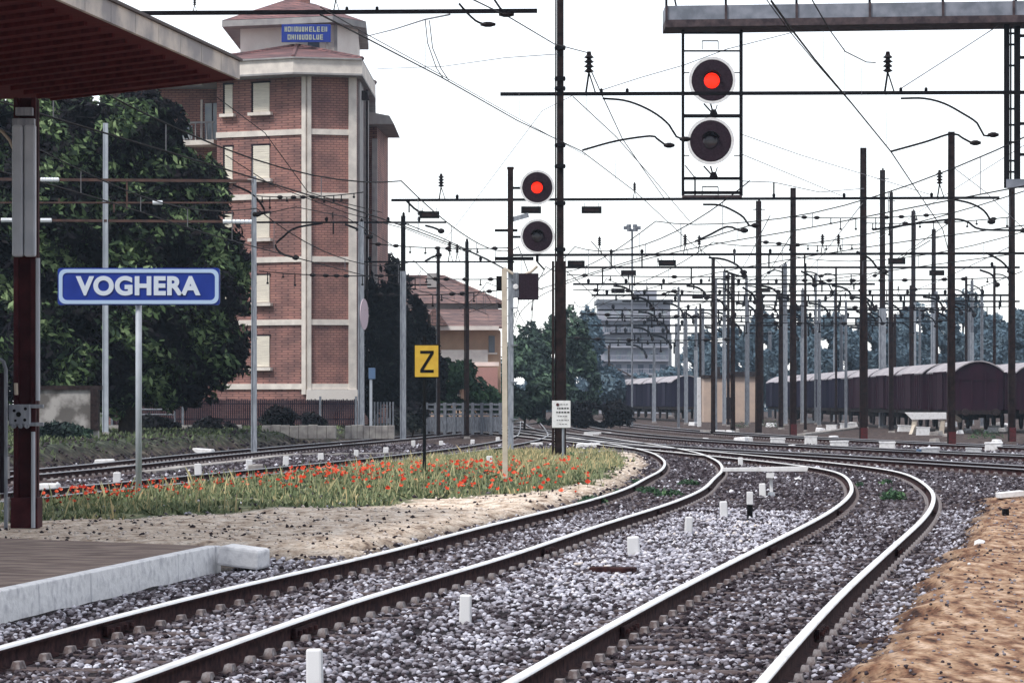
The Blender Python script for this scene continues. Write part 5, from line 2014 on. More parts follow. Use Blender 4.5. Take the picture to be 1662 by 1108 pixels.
wire('wire crossing the one behind the large signal', [(930, 157, 80.4), (1000, 222, 90), (1060, 290, 104), (1120, 360, 118)], 0.7)
wire('pale stay wire rising to the large signal cage', [(660, 470, 150), (760, 340, 120), (880, 180, 95), (940, 150, 82)], 0.45, 'wirethin')
wire('pale doubled stay from the beam toward the gantry, past the upper red lamp', [(978, 146, 82), (1040, 126, 84), (1110, 106, 86), (1180, 80, 87), (1290, 52, 88)], 0.7, 'wirethin')
wire('pale stay from the second insulator up to the gantry corner', [(1462, 144, 82), (1540, 94, 84), (1620, 42, 86)], 0.9, 'wirethin')
wire('long thin wire from the cage to the mid yard masts', [(1203, 218, 90), (1300, 252, 100), (1402, 283, 110), (1510, 316, 112)], 0.6, 'wirethin')
wire('second thin wire below, leading to a peg on the plate beam', [(1203, 250, 90), (1290, 286, 100), (1366, 318, 112)], 0.6, 'wirethin')
wire('slack wire between the cage foot and the tall red footed mast', [(1203, 294, 90), (1256, 296, 100), (1330, 312, 114), (1402, 306, 125)], 0.7, 'wirethin')
wire('wire descending behind the grey mast to the far yard', [(1545, 270, 112), (1600, 312, 118), (1662, 372, 124)], 0.6, 'wirethin')
wire('thin wire from the gantry basket toward the far masts', [(1662, 236, 90), (1620, 262, 100), (1560, 300, 115), (1490, 345, 140), (1390, 410, 190)], 0.5, 'wirethin')
wire('thick stay with a clamp leading from the tower eave to the black beam', [(592, 60, 120), (640, 48, 90), (690, 32, 70), (730, 24, 58)], 1.2, 'wirethin')
wire('slack jumper loop hanging under the black beam', [(690, 32, 60), (694, 70, 61), (708, 110, 62), (720, 128, 62.5)], 0.8)
wire('second slack jumper loop hanging beside the first', [(697, 34, 60), (702, 78, 61), (716, 112, 62), (728, 130, 63)], 0.8)
wire('dotted wire between the tower eave and the tall mast', [(612, 112, 130), (720, 108, 110), (820, 94, 92), (905, 88, 80)], 0.6, 'wirethin')
wire('wire crossing the tower front from its recessed balcony', [(352, 158, 120), (430, 216, 122), (500, 312, 124), (560, 330, 126), (620, 345, 130)], 0.7)
wire('lower wire across the tower front', [(366, 252, 118), (440, 300, 120), (560, 345, 126), (660, 372, 133), (760, 410, 145)], 0.7)
wire('wire passing over the tiled roof toward the small signal', [(655, 362, 126), (712, 384, 136), (790, 420, 150), (880, 470, 190)], 0.8)
wire('wire from the mast before the shutters to the plate beam', [(416, 350, 118), (480, 336, 116), (560, 352, 126), (640, 400, 140)], 0.7)
for i, (xa, ya, Za, xb, yb, Zb, lb) in enumerate((
        (960, 392, 112, 1100, 520, 300, 'fan wire nearest the tall mast, falling across the grey block'),
        (1250, 350, 112, 1140, 520, 300, 'fan wire crossing behind the slim black mast'),
        (1290, 372, 125, 1170, 530, 330, 'fan wire starting at the red footed mast nearest the hut'),
        (1400, 330, 125, 1210, 525, 330, 'long fan wire from the red footed mast with the pale clamp'),
        (1540, 362, 112, 1250, 520, 330, 'long fan wire over the wagon roofs'),
        (1640, 400, 130, 1300, 530, 330, 'fan wire from the picture edge mast'),
        (1660, 440, 140, 1330, 540, 330, 'lowest of the fan wires over the far trees'),
        (920, 440, 130, 1060, 540, 320, 'fan wire above the large green tree'),
        (1510, 390, 130, 1200, 540, 330, 'fan wire passing the bent topped mast'))):
    wire(lb, [(xa, ya, Za), ((xa * 2 + xb) / 3, ya + (yb - ya) * 0.42, (Za + Zb) / 2.4), ((xa + 2 * xb) / 3, ya + (yb - ya) * 0.76, (Za + Zb) / 1.7), (xb, yb, Zb)], 0.6, 'wirethin' if i % 2 else 'wire')

# cross-span wires with clamps, strung between the masts of the yard
for x0, y0, x1, y1, Z, lb in ((920, 446, 1402, 444, 132, 'cross span wire under the red footed mast beam'), (930, 470, 1545, 468, 140, 'cross span wire over the grey block roof'),
                              (1160, 452, 1643, 450, 134, 'cross span wire ending at the picture edge mast'), (1232, 494, 1645, 497, 140, 'cross span wire above the far tree tops'),
                              (940, 509, 1290, 510, 150, 'cross span wire across the grey block windows'), (1190, 522, 1545, 520, 150, 'cross span wire before the rounded far trees'),
                              (1233, 392, 1402, 396, 128, 'short cross span by the slim black mast'), (1402, 362, 1643, 352, 128, 'cross span sagging between two red footed masts'),
                              (1290, 352, 1545, 346, 126, 'thin cross span just under the plate beam'), (920, 548, 1200, 550, 170, 'cross span low over the hazy tree'),
                              (600, 395, 830, 402, 128, 'cross span from the tower corner to the small signal'), (420, 440, 660, 446, 126, 'cross span across the tower shutters'),
                              (415, 318, 590, 312, 118, 'cross span in front of the upper tower floor'), (600, 445, 830, 452, 134, 'cross span over the tiled roof ridge'),
                              (605, 478, 820, 470, 136, 'cross span along the tiled roof slope')):
    T = thing('span_wire', P(x0, y0, Z), lb, 'span wire', 'overhead wires')
    b = MB()
    a_, c_ = P(x0, y0, Z), P(x1, y1, Z)
    pts = []
    for i in range(13):
        t = i / 12
        q = a_.lerp(c_, t); q.z -= 0.5 * t * (1 - t)
        pts.append(q)
    b.tube(pts, px(0.85, Z), 5)
    b.build('strand', M['wire'], T)
    t = 0.06
    while t < 0.97:
        q = a_.lerp(c_, t); q.z -= 0.5 * t * (1 - t)
        b = MB()
        if random.random() < 0.4:
            b.lathe((q.x, q.y, q.z), [(px(1, Z), px(-5, Z)), (px(3, Z), px(-2, Z)), (px(3, Z), px(2, Z)), (px(1, Z), px(5, Z))], 8, axis='x')
            b.build('insulator', M['porc'], T)
        else:
            l = random.choice((6, 9, 14, 18))
            b.tube([q, q - Vector((0, 0, px(l, Z)))], px(0.9, Z), 5)
            b.lathe((q.x, q.y, q.z - px(l, Z)), [(px(1.8, Z), -0.04), (px(2.2, Z), 0.04)], 6)
            b.build('dropper', M['wire'], T)
        t += random.uniform(0.06, 0.14)
for i, (x, y0, y1, Z) in enumerate(((952, 152, 246, 80.4), (998, 222, 290, 92), (1370, 62, 152, 75), (1398, 110, 182, 78), (1438, 152, 236, 80.4), (1336, 50, 108, 68), (842, 94, 190, 76), (690, 60, 112, 62))):
    b = MB()
    b.tube([P(x, y0, Z), P(x + 1, y1, Z)], px(0.35, Z), 5)
    tag(b.build('dropper_wire', M['wirethin']), 'faint vertical dropper hanging %s' % ('below the peg of the tall mast beam', 'along the wire behind the large signal', 'from the gantry over the steep wire', 'beside the steep wire, lower down', 'under the second beam insulator', 'just below the gantry deck', 'onto the long sloping wire before the tall mast', 'by the slack jumper loops')[i], 'wire', 'overhead wires')

for k, y0, y1, z1, lb in (('C', 48, 230, 7.0, 'catenary pair over the dark track behind the poppies'), ('D', 60, 230, 7.0, 'catenary pair over the dark track by the green bank'),
                      ('E', 70, 230, 7.2, 'catenary pair over the track crossing behind the bend'), ('G', 84, 235, 7.2, 'catenary pair over the track before the white boxes'),
                      ('H', 96, 250, 7.2, 'catenary pair over the yard track behind the white boxes'), ('B', 84, 235, 7.0, 'catenary pair over the far end of the brightest rails')):
    T = thing('overhead_line', (float(tx(k, y0)), y0, z1), lb, 'wire', 'overhead wires')
    ys = np.arange(y0, y1, 3.0)
    b = MB()
    b.tube([(float(tx(k, y)), y, z1) for y in ys], 0.020, 5)
    b.build('contact_wire', M['wire'], T)
    def mz(y):
        t = ((y - y0) % 36) / 36
        return z1 + 1.35 - 3.6 * t * (1 - t)
    b = MB()
    b.tube([(float(tx(k, y)), y, mz(y)) for y in ys], 0.020, 5)
    b.build('messenger_wire', M['wire'], T)
    for y in np.arange(y0 + 4, min(y1, y0 + 110), 7.0):
        b = MB()
        b.tube([(float(tx(k, y)), y, z1), (float(tx(k, y)), y, mz(y))], 0.012, 4)
        b.build('dropper', M['wirethin'], T)

# street lamp far behind, a ring of heads on a thin pole
Zl = 200
T = thing('floodlight_pole', (P(1024, 0, Zl).x, Zl, -0.2), 'thin pole with a ring of floodlights over the grey block', 'floodlight')
b = MB()
b.tube([(P(1026, 0, Zl).x, Zl, -0.3), P(1026, 372, Zl)], 0.07, 8)
b.build('pole', M['steel_dk'], T)
for k in range(6):
    a = k * math.pi / 3
    c = P(1026, 370, Zl) + Vector((0.45 * math.cos(a), 0.45 * math.sin(a), 0.18 * math.sin(a)))
    b = MB()
    b.box(c, (0.34, 0.2, 0.24), a)
    b.bar(P(1026, 374, Zl), c, 0.04)
    b.build('lamp_head', M['steel_dk'], T)

# ------------------------------------------------------------------ goods wagons
def make_wagon(label, body_m, L=10.6):
    """covered goods wagon, its front end at y=0, running to +y"""
    T = thing('goods_wagon', (0, 0, 0), label, 'goods wagon', 'covered goods wagons')
    W, z0, z1 = 2.75, 1.15, 3.35
    b = MB()
    b.box((0, L / 2, (z0 + z1) / 2), (W, L, z1 - z0))
    for i in range(13):
        y = 0.15 + i * (L - 0.3) / 12
        for sx in (-1, 1):
            b.box((sx * (W / 2 + 0.03), y, (z0 + z1) / 2), (0.055, 0.10, z1 - z0))
    for x in (-1.1, -0.4, 0.4, 1.1):
        b.box((x, -0.03, (z0 + z1) / 2), (0.10, 0.055, z1 - z0))
    b.box((0, -0.035, 2.95), (W, 0.06, 0.1))
    n = 10
    arc = [(-W / 2 + W * i / n, z1 + 0.62 * math.sin(math.pi * i / n) ** 0.8) for i in range(n + 1)]
    k = len(b.v)
    for y in (0.0, L):
        b.v += [(x, y, z - 0.01) for x, z in arc]
    b.f.append(tuple(range(k, k + n + 1))); b.m.append(0)
    b.f.append(tuple(range(k + 2 * n + 1, k + n, -1))); b.m.append(0)
    b.build('body', body_m, T)
    b = MB()
    arc2 = [(x * 1.05, z + 0.05) for x, z in arc]
    k = len(b.v)
    for y in (-0.12, L + 0.12):
        b.v += [(x, y, z) for x, z in arc2] + [(x * 0.99, y, z - 0.07) for x, z in arc2]
    m = n + 1
    for i in range(n):
        b.f += [(k + i, k + i + 1, k + 2 * m + i + 1, k + 2 * m + i), (k + m + i, k + 3 * m + i, k + 3 * m + i + 1, k + m + i + 1), (k + i, k + m + i, k + m + i + 1, k + i + 1), (k + 2 * m + i, k + 2 * m + i + 1, k + 3 * m + i + 1, k + 3 * m + i)]
        b.m += [0] * 4
    b.build('roof', M['wagonroof'], T)
    for sx in (-1, 1):
        b = MB()
        b.box((sx * (W / 2 + 0.075), L / 2, (z0 + z1) / 2), (0.05, 2.2, z1 - z0 - 0.1))
        b.box((sx * (W / 2 + 0.09), L / 2, z1 + 0.02), (0.06, 4.6, 0.09))
        dr = b.build('door', body_m, T)
    b = MB()
    b.box((0, L / 2, 1.03), (2.5, L + 0.1, 0.24))
    b.box((0, L / 2, 0.75), (0.9, 5.0, 0.35))
    for sx in (-0.87, 0.87):
        b.tube([(sx, -0.5, 1.03), (sx, 0.0, 1.03)], 0.09, 8)
        b.lathe((sx, -0.52, 1.03), [(0.2, -0.03), (0.22, 0.02)], 12, axis='y')
    b.build('underframe', M['iron'], T)
    for y in (2.1, L - 2.1):
        for sx in (-0.75, 0.75):
            b = MB()
            b.lathe((sx, y, 0.47), [(0.47, -0.06), (0.47, 0.06), (0.40, 0.07)], 18, axis='x')
            b.build('wheel', M['iron'], T)
    return T


ordw = ['front', 'second', 'third', 'fourth', 'fifth', 'sixth', 'seventh', 'eighth', 'ninth']
w1 = make_wagon('dark maroon goods wagon showing its end wall, front of the long row', M['wagon'])
w1.location = (26.95, 160, 0)
wb = make_wagon('slate blue goods wagon nearest the beige hut in the far row', M['wagon_blue'])
wb.location = (15.9, 252, 0)
wb.rotation_euler = (0, 0, R(4))
for i in range(1, 9):
    o = copy_tree(w1 if i < 4 else wb)
    o.location = (26.95 - 0.012 * 11.8 * i, 160 + 11.8 * i, 0)
    o.rotation_euler = (0, 0, R(0.7))
    o['label'] = '%s goods wagon of the long row%s' % (ordw[i], ', maroon, behind the one showing its end wall' if i == 1 else (', maroon, with its rounded pale roof' if i < 4 else ', slate, toward the beige hut'))
for i in range(1, 7):
    o = copy_tree(wb)
    o.location = (15.9 - 0.07 * 11.8 * i, 252 + 11.8 * i, 0)
    o['label'] = '%s slate goods wagon of the far row, counted from the beige hut' % ordw[i]
for i in range(2):
    o = copy_tree(w1)
    o.location = (31.25, 164 + 11.8 * i, 0)
    o['label'] = ['maroon goods wagon cut by the picture edge', 'maroon goods wagon hidden behind the edge wagon'][i]

# ------------------------------------------------------------------ buildings of the middle and far distance
def make_house():
    Z = 168.0
    s = Z / F

    def X(x): return (x - CX) * s

    def h(y): return CH + (HY - y) * s
    T = thing('tiled_house', (X(720), Z, 0.2), 'two storey peach house with a wide faded tile roof', 'house')
    b = MB()
    b.box(((X(600) + X(812)) / 2, Z + 4, (0.2 + h(536)) / 2), (X(812) - X(600), 8, h(536) - 0.2))
    b.build('wall', M['peach'], T)
    # upper roof, standing back
    b = MB()
    Zr = Z + 5
    def hr(y): return bhz(y, Zr)
    def Xr(x): return (x - CX) * Zr / F
    xe0, xe1 = Xr(585), Xr(818)
    z0, z1 = hr(492), bhz(449, Zr + 5)
    rx0, rx1 = Xr(655), Xr(716)
    y0, y1 = Zr, Zr + 10
    b.poly([(xe0, y0, z0), (xe1, y0, z0), (rx1, Zr + 5, z1), (rx0, Zr + 5, z1)])
    b.poly([(xe1, y0, z0), (xe1, y1, z0), (rx1, Zr + 5, z1)])
    b.poly([(xe1, y1, z0), (xe0, y1, z0), (rx0, Zr + 5, z1), (rx1, Zr + 5, z1)])
    b.poly([(xe0, y1, z0), (xe0, y0, z0), (rx0, Zr + 5, z1)])
    rf = b.build('roof', M['oldtile'], T)
    b = MB()
    b.tube([(xe1, y0, z0), (rx1, Zr + 5, z1), (rx0, Zr + 5, z1), (xe0, y0, z0)], 0.13, 6)
    b.build('ridge_tile', M['oldtile'], rf)
    b = MB()
    b.box(((xe0 + xe1) / 2, Zr + 5, (z0 + h(536)) / 2), (xe1 - xe0 - 0.8, 9.2, z0 - h(536)))
    b.build('upper_wall', M['trimgrey'], T)
    b = MB()
    b.box((Xr(700), Zr + 3, bhz(455, Zr + 3)), (0.7, 0.6, 0.9))
    b.build('chimney', M['trimgrey'], rf)
    # lower lean-to roof in front
    b = MB()
    b.hexa([(X(612), Z - 1.1, h(534)), (X(818), Z - 1.1, h(534)), (X(818), Z + 5.2, h(500)), (X(612), Z + 5.2, h(500)),
            (X(612), Z - 1.1, h(531)), (X(818), Z - 1.1, h(531)), (X(818), Z + 5.2, h(497)), (X(612), Z + 5.2, h(497))])
    rf2 = b.build('lean_to_roof', M['oldtile'], T)
    b = MB()
    b.poly([(X(684), Z - 1.4, h(529)), (X(728), Z - 1.4, h(529)), (X(706), Z - 1.4, h(500))])
    b.poly([(X(684), Z - 1.4, h(529)), (X(706), Z - 1.4, h(500)), (X(706), Z + 4, h(498)), (X(684), Z + 2, h(522))])
    b.poly([(X(728), Z - 1.4, h(529)), (X(728), Z + 2, h(522)), (X(706), Z + 4, h(498)), (X(706), Z - 1.4, h(500))])
    b.build('dormer', M['oldtile'], rf2)
    for y, x0 in ((533, 676), (591, 712)):
        b = MB()
        b.box(((X(x0) + X(810)) / 2, Z - 0.9, h(y)), (X(810) - X(x0), 0.6, 0.24))
        b.build('eave_board', M['plaster'], T)
    for xa, xb, ya, yb in ((793, 803, 545, 572), (735, 744, 606, 640)):
        b = MB()
        b.box(((X(xa) + X(xb)) / 2, Z - 0.04, (h(ya) + h(yb)) / 2), (X(xb) - X(xa), 0.1, h(ya) - h(yb)))
        w = b.build('window', M['glass'], T)
        b = MB()
        b.box(((X(xa) + X(xb)) / 2, Z - 0.1, h(yb) - 0.06), (X(xb) - X(xa) + 0.3, 0.2, 0.1))
        b.build('sill', M['plaster'], w)
    b = MB()
    b.box(((X(716) + X(792)) / 2, Z - 0.7, h(578)), (X(792) - X(716), 0.08, 0.75))
    b.build('balcony_panel', M['trimgrey'], T)
    b = MB()
    b.box(((X(760) + X(808)) / 2, Z - 2.0, (h(597) + h(636)) / 2), (X(808) - X(760), 1.9, h(597) - h(636)))
    b.build('porch_wall', M['pink'], T)


make_house()


def make_block():
    Z = 372.0
    s = Z / F

    def X(x): return (x - CX) * s

    def h(y): return CH + (HY - y) * s
    T = thing('grey_block', (X(1032), Z, 0), 'grey apartment block in the haze behind all the wires', 'building')
    b = MB()
    b.box((X(1030), Z + 5, h(492) / 2), (X(1088) - X(972), 10, h(492)))
    b.build('wall', M['flatgrey'], T)
    b = MB()
    b.box((X(1030), Z + 5, h(489)), (X(1092) - X(968), 11, 0.5))
    b.build('roof_slab', M['steel_dk'], T)
    b = MB()
    b.box((X(1050), Z + 5, h(486) + 0.6), (3.0, 3, 1.6))
    b.build('lift_house', M['flatgrey'], T)
    for r in range(5):
        y = 502 + r * 22
        b = MB()
        b.box((X(1030), Z - 0.5, h(y + 17)), (X(1086) - X(976), 1.0, 0.22))
        for x in range(980, 1086, 4):
            b.box((X(x), Z - 0.95, h(y + 13)), (0.06, 0.06, 0.8))
        b.box((X(1030), Z - 0.95, h(y + 9)), (X(1086) - X(976), 0.07, 0.07))
        b.build('balcony', M['flatgrey'], T)
        for x in (986, 1004, 1022, 1040, 1058, 1076):
            b = MB()
            b.box((X(x), Z - 0.02, h(y + 8)), (px(9, Z), 0.12, px(13, Z)))
            b.build('window', M['glass_pale'] if (x + r) % 3 else M['glass'], T)


make_block()


def make_hut():
    Z = 246.0
    s = Z / F

    def X(x): return (x - CX) * s

    def h(y): return CH + (HY - y) * s
    T = thing('yard_hut', (X(1187), Z, -0.2), 'flat roofed beige hut standing in the middle of the yard', 'hut')
    b = MB()
    b.box((X(1166), Z + 2, (h(612) - 0.2) / 2), (X(1190) - X(1143), 4, h(612) + 0.2))
    b.box((X(1212), Z + 1.7, (h(610) - 0.2) / 2), (X(1233) - X(1190), 4, h(610) + 0.2))
    b.build('wall', M['hut'], T)
    b = MB()
    b.box((X(1166), Z + 2, h(611)), (X(1191) - X(1140), 4.4, 0.3))
    b.box((X(1213), Z + 1.7, h(607)), (X(1238) - X(1189), 4.6, 0.42))
    b.build('roof', M['iron'], T)
    b = MB()
    b.box((X(1183), Z - 0.03, h(662)), (0.5, 0.1, 1.9))
    b.build('door', M['dark'], T)
    b = MB()
    b.box((X(1165), Z + 1, h(603)), (0.5, 0.5, 0.9))
    b.build('chimney', M['iron'], T)


make_hut()

# fences, walls on the left
def make_left_fences():
    Z = 128.0
    s = Z / F

    def X(x): return (x - CX) * s

    def h(y): return CH + (HY - y) * s
    T = thing('slat_fence', (X(380), Z, 0.45), 'dark slatted fence at the foot of the brick tower', 'fence')
    b = MB()
    for i in range(0, 130):
        x = 182 + i * 3.05
        b.box((X(x), Z, (h(648) + 0.4) / 2), (px(2.4, Z), 0.05, h(648) - 0.4 + random.uniform(-0.05, 0.05)))
    b.build('slat', M['fence'], T)
    b = MB()
    for y in (655, 680):
        b.bar((X(180), Z + 0.06, h(y)), (X(580), Z + 0.06, h(y)), 0.07)
    b.build('rail', M['fence'], T)
    for x in (182, 297, 412, 520, 578):
        b = MB()
        b.bar((X(x), Z - 0.06, 0.3), (X(x), Z - 0.06, h(643)), 0.1)
        b.build('post', M['steel_dk'], T)
    # little metal gate / bench frame in front
    T = thing('tube_barrier', (X(265), Z - 3, 0.45), 'low grey tube barrier in front of the dark slatted fence', 'barrier')
    b = MB()
    zz = Z - 3
    b.tube([(X(228), zz, h(664)), (X(262), zz, h(664)), (X(296), zz, h(664)), (X(297), zz, 0.35)], 0.045, 6)
    b.tube([(X(228), zz, h(672)), (X(296), zz, h(672))], 0.035, 6)
    b.tube([(X(228), zz, h(664)), (X(228), zz, 0.35)], 0.045, 6)
    b.build('tube', M['steel_dk'], T)
    # pale kerb walls along the bank
    Zk = 118.0
    k = Zk / F
    for xa, xb, ya, yb, lb in ((176, 392, 690, 700, 'long low pale kerb wall below the slatted fence'), (180, 370, 702, 708, 'lower cracked pale kerb below the long one'), (425, 545, 690, 700, 'pale kerb wall under the tower plinth'), (560, 640, 690, 700, 'short pale wall at the foot of the grey mast')):
        b = MB()
        n = 8
        x0, x1 = (xa - CX) * k, (xb - CX) * k
        za, zb = CH + (HY - ya) * k, CH + (HY - yb) * k
        for i in range(n):
            p, q = x0 + (x1 - x0) * i / n, x0 + (x1 - x0) * (i + 0.97) / n
            j = random.uniform(-0.03, 0.03)
            b.hexa([(p, Zk, zb - 0.3), (q, Zk, zb - 0.3), (q, Zk + 0.5, zb - 0.3), (p, Zk + 0.5, zb - 0.3), (p, Zk + 0.02, za + j), (q, Zk + 0.02, za + j), (q, Zk + 0.5, za + j), (p, Zk + 0.5, za + j)])
        tag(b.build('kerb_wall', M['conc'], bevel=0.02), lb, 'wall')
        Zk -= 2.5
        k = Zk / F
    # grey masonry wall near the column
    Zw = 92.0
    k = Zw / F
    T = thing('masonry_wall', ((110 - CX) * k, Zw, 0.4), 'grey patched masonry wall between the column and the pale mast', 'wall')
    x0, x1 = (40 - CX) * k, (160 - CX) * k
    za, zb = CH + (HY - 632) * k, CH + (HY - 698) * k
    b = MB()
    b.box(((x0 + x1) / 2, Zw, (za + zb) / 2 - 0.2), (x1 - x0, 0.35, za - zb + 0.4))
    b.build('wall_face', mat('patched_masonry', (0.13, 0.12, 0.115), 0.95, col2=(0.40, 0.38, 0.37), scale=1.6, lo=0.45, hi=0.60, bump=0.6), T)
    b = MB()
    b.box(((x0 + x1) / 2, Zw, za + 0.06), (x1 - x0 + 0.2, 0.5, 0.14))
    b.box((x1 - 0.1, Zw - 0.1, (za + zb) / 2), (0.25, 0.45, za - zb))
    b.build('coping', M['iron'], T)
    # garden balustrade in front of the house
    Zb_ = 140.0
    k = Zb_ / F
    T = thing('garden_railing', ((750 - CX) * k, Zb_, 0), 'pale concrete railing in front of the green bush', 'railing')
    x0, x1 = (692 - CX) * k, (812 - CX) * k
    b = MB()
    for y in (656, 664, 672):
        b.bar((x0, Zb_, CH + (HY - y) * k), (x1, Zb_, CH + (HY - y) * k), 0.1)
    b.box(((x0 + x1) / 2, Zb_, CH + (HY - 688) * k), (x1 - x0, 0.12, 0.75))
    b.build('rail', M['steel_dk'], T)
    for i in range(9):
        x = x0 + (x1 - x0) * i / 8
        b = MB()
        b.bar((x, Zb_ - 0.02, 0.0), (x, Zb_ - 0.02, CH + (HY - 653) * k), 0.16)
        b.build('post', M['steel_dk'], T)
    # pale slatted gate next to the grey mast
    T = thing('slat_gate', ((600 - CX) * k, Zb_ - 8, 0.3), 'pale vertical slat gate under the dark tree', 'gate')
    k = (Zb_ - 8) / F
    b = MB()
    for i in range(7):
        x = (608 + i * 5 - CX) * k
        b.bar((x, Zb_ - 8, 0.3), (x, Zb_ - 8, CH + (HY - 652) * k), 0.07)
    b.build('slat', M['steel_dk'], T)
    b = MB()
    b.bar(((605 - CX) * k, Zb_ - 7.95, CH + (HY - 660) * k), ((642 - CX) * k, Zb_ - 7.95, CH + (HY - 660) * k), 0.06)
    b.build('rail', M['fence'], T)
    # blue box on a thin post
    Zp = 124.0
    k = Zp / F
    xp = (602 - CX) * k
    T = thing('post_box', (xp, Zp, 0.4), 'small blue box on a thin pale post before the dark tree', 'box')
    b = MB()
    b.bar((xp, Zp, 0.2), (xp, Zp, CH + (HY - 612) * k), 0.12)
    b.build('post', M['pole_grey'], T)
    b = MB()
    b.box((xp + 0.05, Zp, CH + (HY - 606) * k), (0.3, 0.2, 0.5))
    b.build('case', M['bluepaint'], T, bevel=0.02)
    # round sign seen almost edge on, on the mast at the tower corner
    Zr = 129.0
    c = P(591, 510, Zr)
    T = thing('round_sign', (c.x, Zr, c.z), 'round pinkish sign seen nearly edge on beside the tower corner', 'sign')
    b = MB()
    b.lathe((0, 0, 0), [(0.72, -0.015), (0.72, 0.015)], 28, axis='y')
    o = b.build('disc', mat('faded_pink_enamel', (0.62, 0.48, 0.55), 0.5))
    o.parent = T
    o.rotation_euler = (0, 0, R(78))
    b = MB()
    b.bar(c + Vector((0.02, 0.1, 0.2)), P(587, 503, 130.8), 0.05)
    b.build('bracket', M['iron_thin'], T)


make_left_fences()

# ------------------------------------------------------------------ white marker posts and yard boxes
def marker(x, ybase, w, h, label, name='marker_post', cat='marker post', group='white marker posts between the rails', dark=False, rz=None, Z=None):
    g = ground_at(x, ybase) if Z is None else Vector((P(x, 0, Z).x, Z, gz(P(x, 0, Z).x, Z)))
    Z = g.y
    b = MB()
    W, H = px(w, Z), px(h, Z)
    b.box((0, 0, H / 2 - 0.05), (W, W * 0.55, H + 0.1), 0, taper=0.94)
    o = b.build(name, M['white'], bevel=min(0.02, W * 0.15))
    o.location = g
    o.rotation_euler = (R(random.uniform(-3, 3)), R(random.uniform(-4, 4)), R(rz if rz is not None else random.uniform(-14, 14)))
    tag(o, label, cat, group)
    return o


for x, y, w, h, lb in (
        (511, 1112, 28, 60, 'white post cut by the bottom picture edge'),
        (755, 1012, 20, 48, 'chipped white post standing alone in the pale gravel between the bright tracks'),
        (1029, 900, 21, 30, 'squat white post in the whitest patch of gravel'),
        (1117, 866, 13, 28, 'narrow white post next beyond the squat one in the gravel'),
        (1175, 839, 13, 26, 'white post just short of the dark soil line'),
        (1238, 806, 11, 22, 'leaning white post below the white switch bar'),
        (1202, 756, 8, 14, 'tiny white post behind the switch bar end'),
        (190, 793, 13, 27, 'white post on the dark track beside the station sign post'),
        (322, 773, 12, 21, 'second white post along the dark track from the station sign'),
        (404, 764, 11, 19, 'third white post along the dark track from the station sign'),
        (464, 756, 10, 16, 'fourth white post along the dark track from the station sign'),
        (521, 749, 10, 14, 'fifth white post along the dark track, before the yellow plate'),
        (626, 738, 9, 13, 'white post on the dark track just before the yellow plate'),
        (578, 742, 8, 12, 'small white post beside a brown stone on the dark track'),
        (671, 726, 7, 12, 'small white post right behind the yellow plate'),
        (716, 724, 7, 9, 'first small white post past the yellow plate'),
        (767, 723, 7, 10, 'second small white post past the yellow plate'),
        (808, 720, 7, 11, 'small white post beside the cream pole'),
        (794, 757, 10, 20, 'grey white stone marker in the yellow grass by the cream pole'),
        (549, 690, 9, 18, 'round topped pale stub before the slatted fence'),
        (1135, 692, 6, 80, 'tall thin white stake before the beige hut'),
        (1190, 692, 6, 56, 'shorter white stake at the hut door')):
    marker(x, y, w, h, lb)
# post with dark foot
g = ground_at(1217, 842)
T = thing('banded_post', g, 'thin post with a white upper half and a black foot', 'marker post')
Z = g.y
b = MB(); b.box((g.x, Z, g.z + px(11, Z)), (px(9, Z), px(6, Z), px(24, Z))); b.build('foot', M['black'], T)
b = MB(); b.box((g.x, Z, g.z + px(34, Z)), (px(10, Z), px(7, Z), px(21, Z))); b.build('white_cap', M['white'], T, bevel=0.01)
# switch bar: long white bar on a stub, with its rod
g = ground_at(1250, 806)
Z = g.y
T = thing('switch_bar', g, 'long white horizontal bar on a short stalk beside the bend of the bright rails', 'switch bar')
b = MB()
b.hexa([P(1172, 765, Z), P(1310, 765, Z), P(1310, 765, Z + 0.2), P(1172, 765, Z + 0.2), P(1172, 759, Z), P(1313, 756, Z), P(1313, 756, Z + 0.2), P(1172, 759, Z + 0.2)])
b.build('bar', M['white'], T, bevel=0.01)
b = MB()
b.bar(P(1251, 764, Z + 0.1), P(1252, 798, Z + 0.1), px(5, Z))
b.box(P(1250, 771, Z), (px(12, Z), 0.1, px(8, Z)))
b.build('stalk', M['white'], T)
b = MB()
b.box(P(1252, 803, Z), (px(14, Z), 0.2, px(9, Z)), taper=0.6)
b.build('base_block', M['steel'], T)

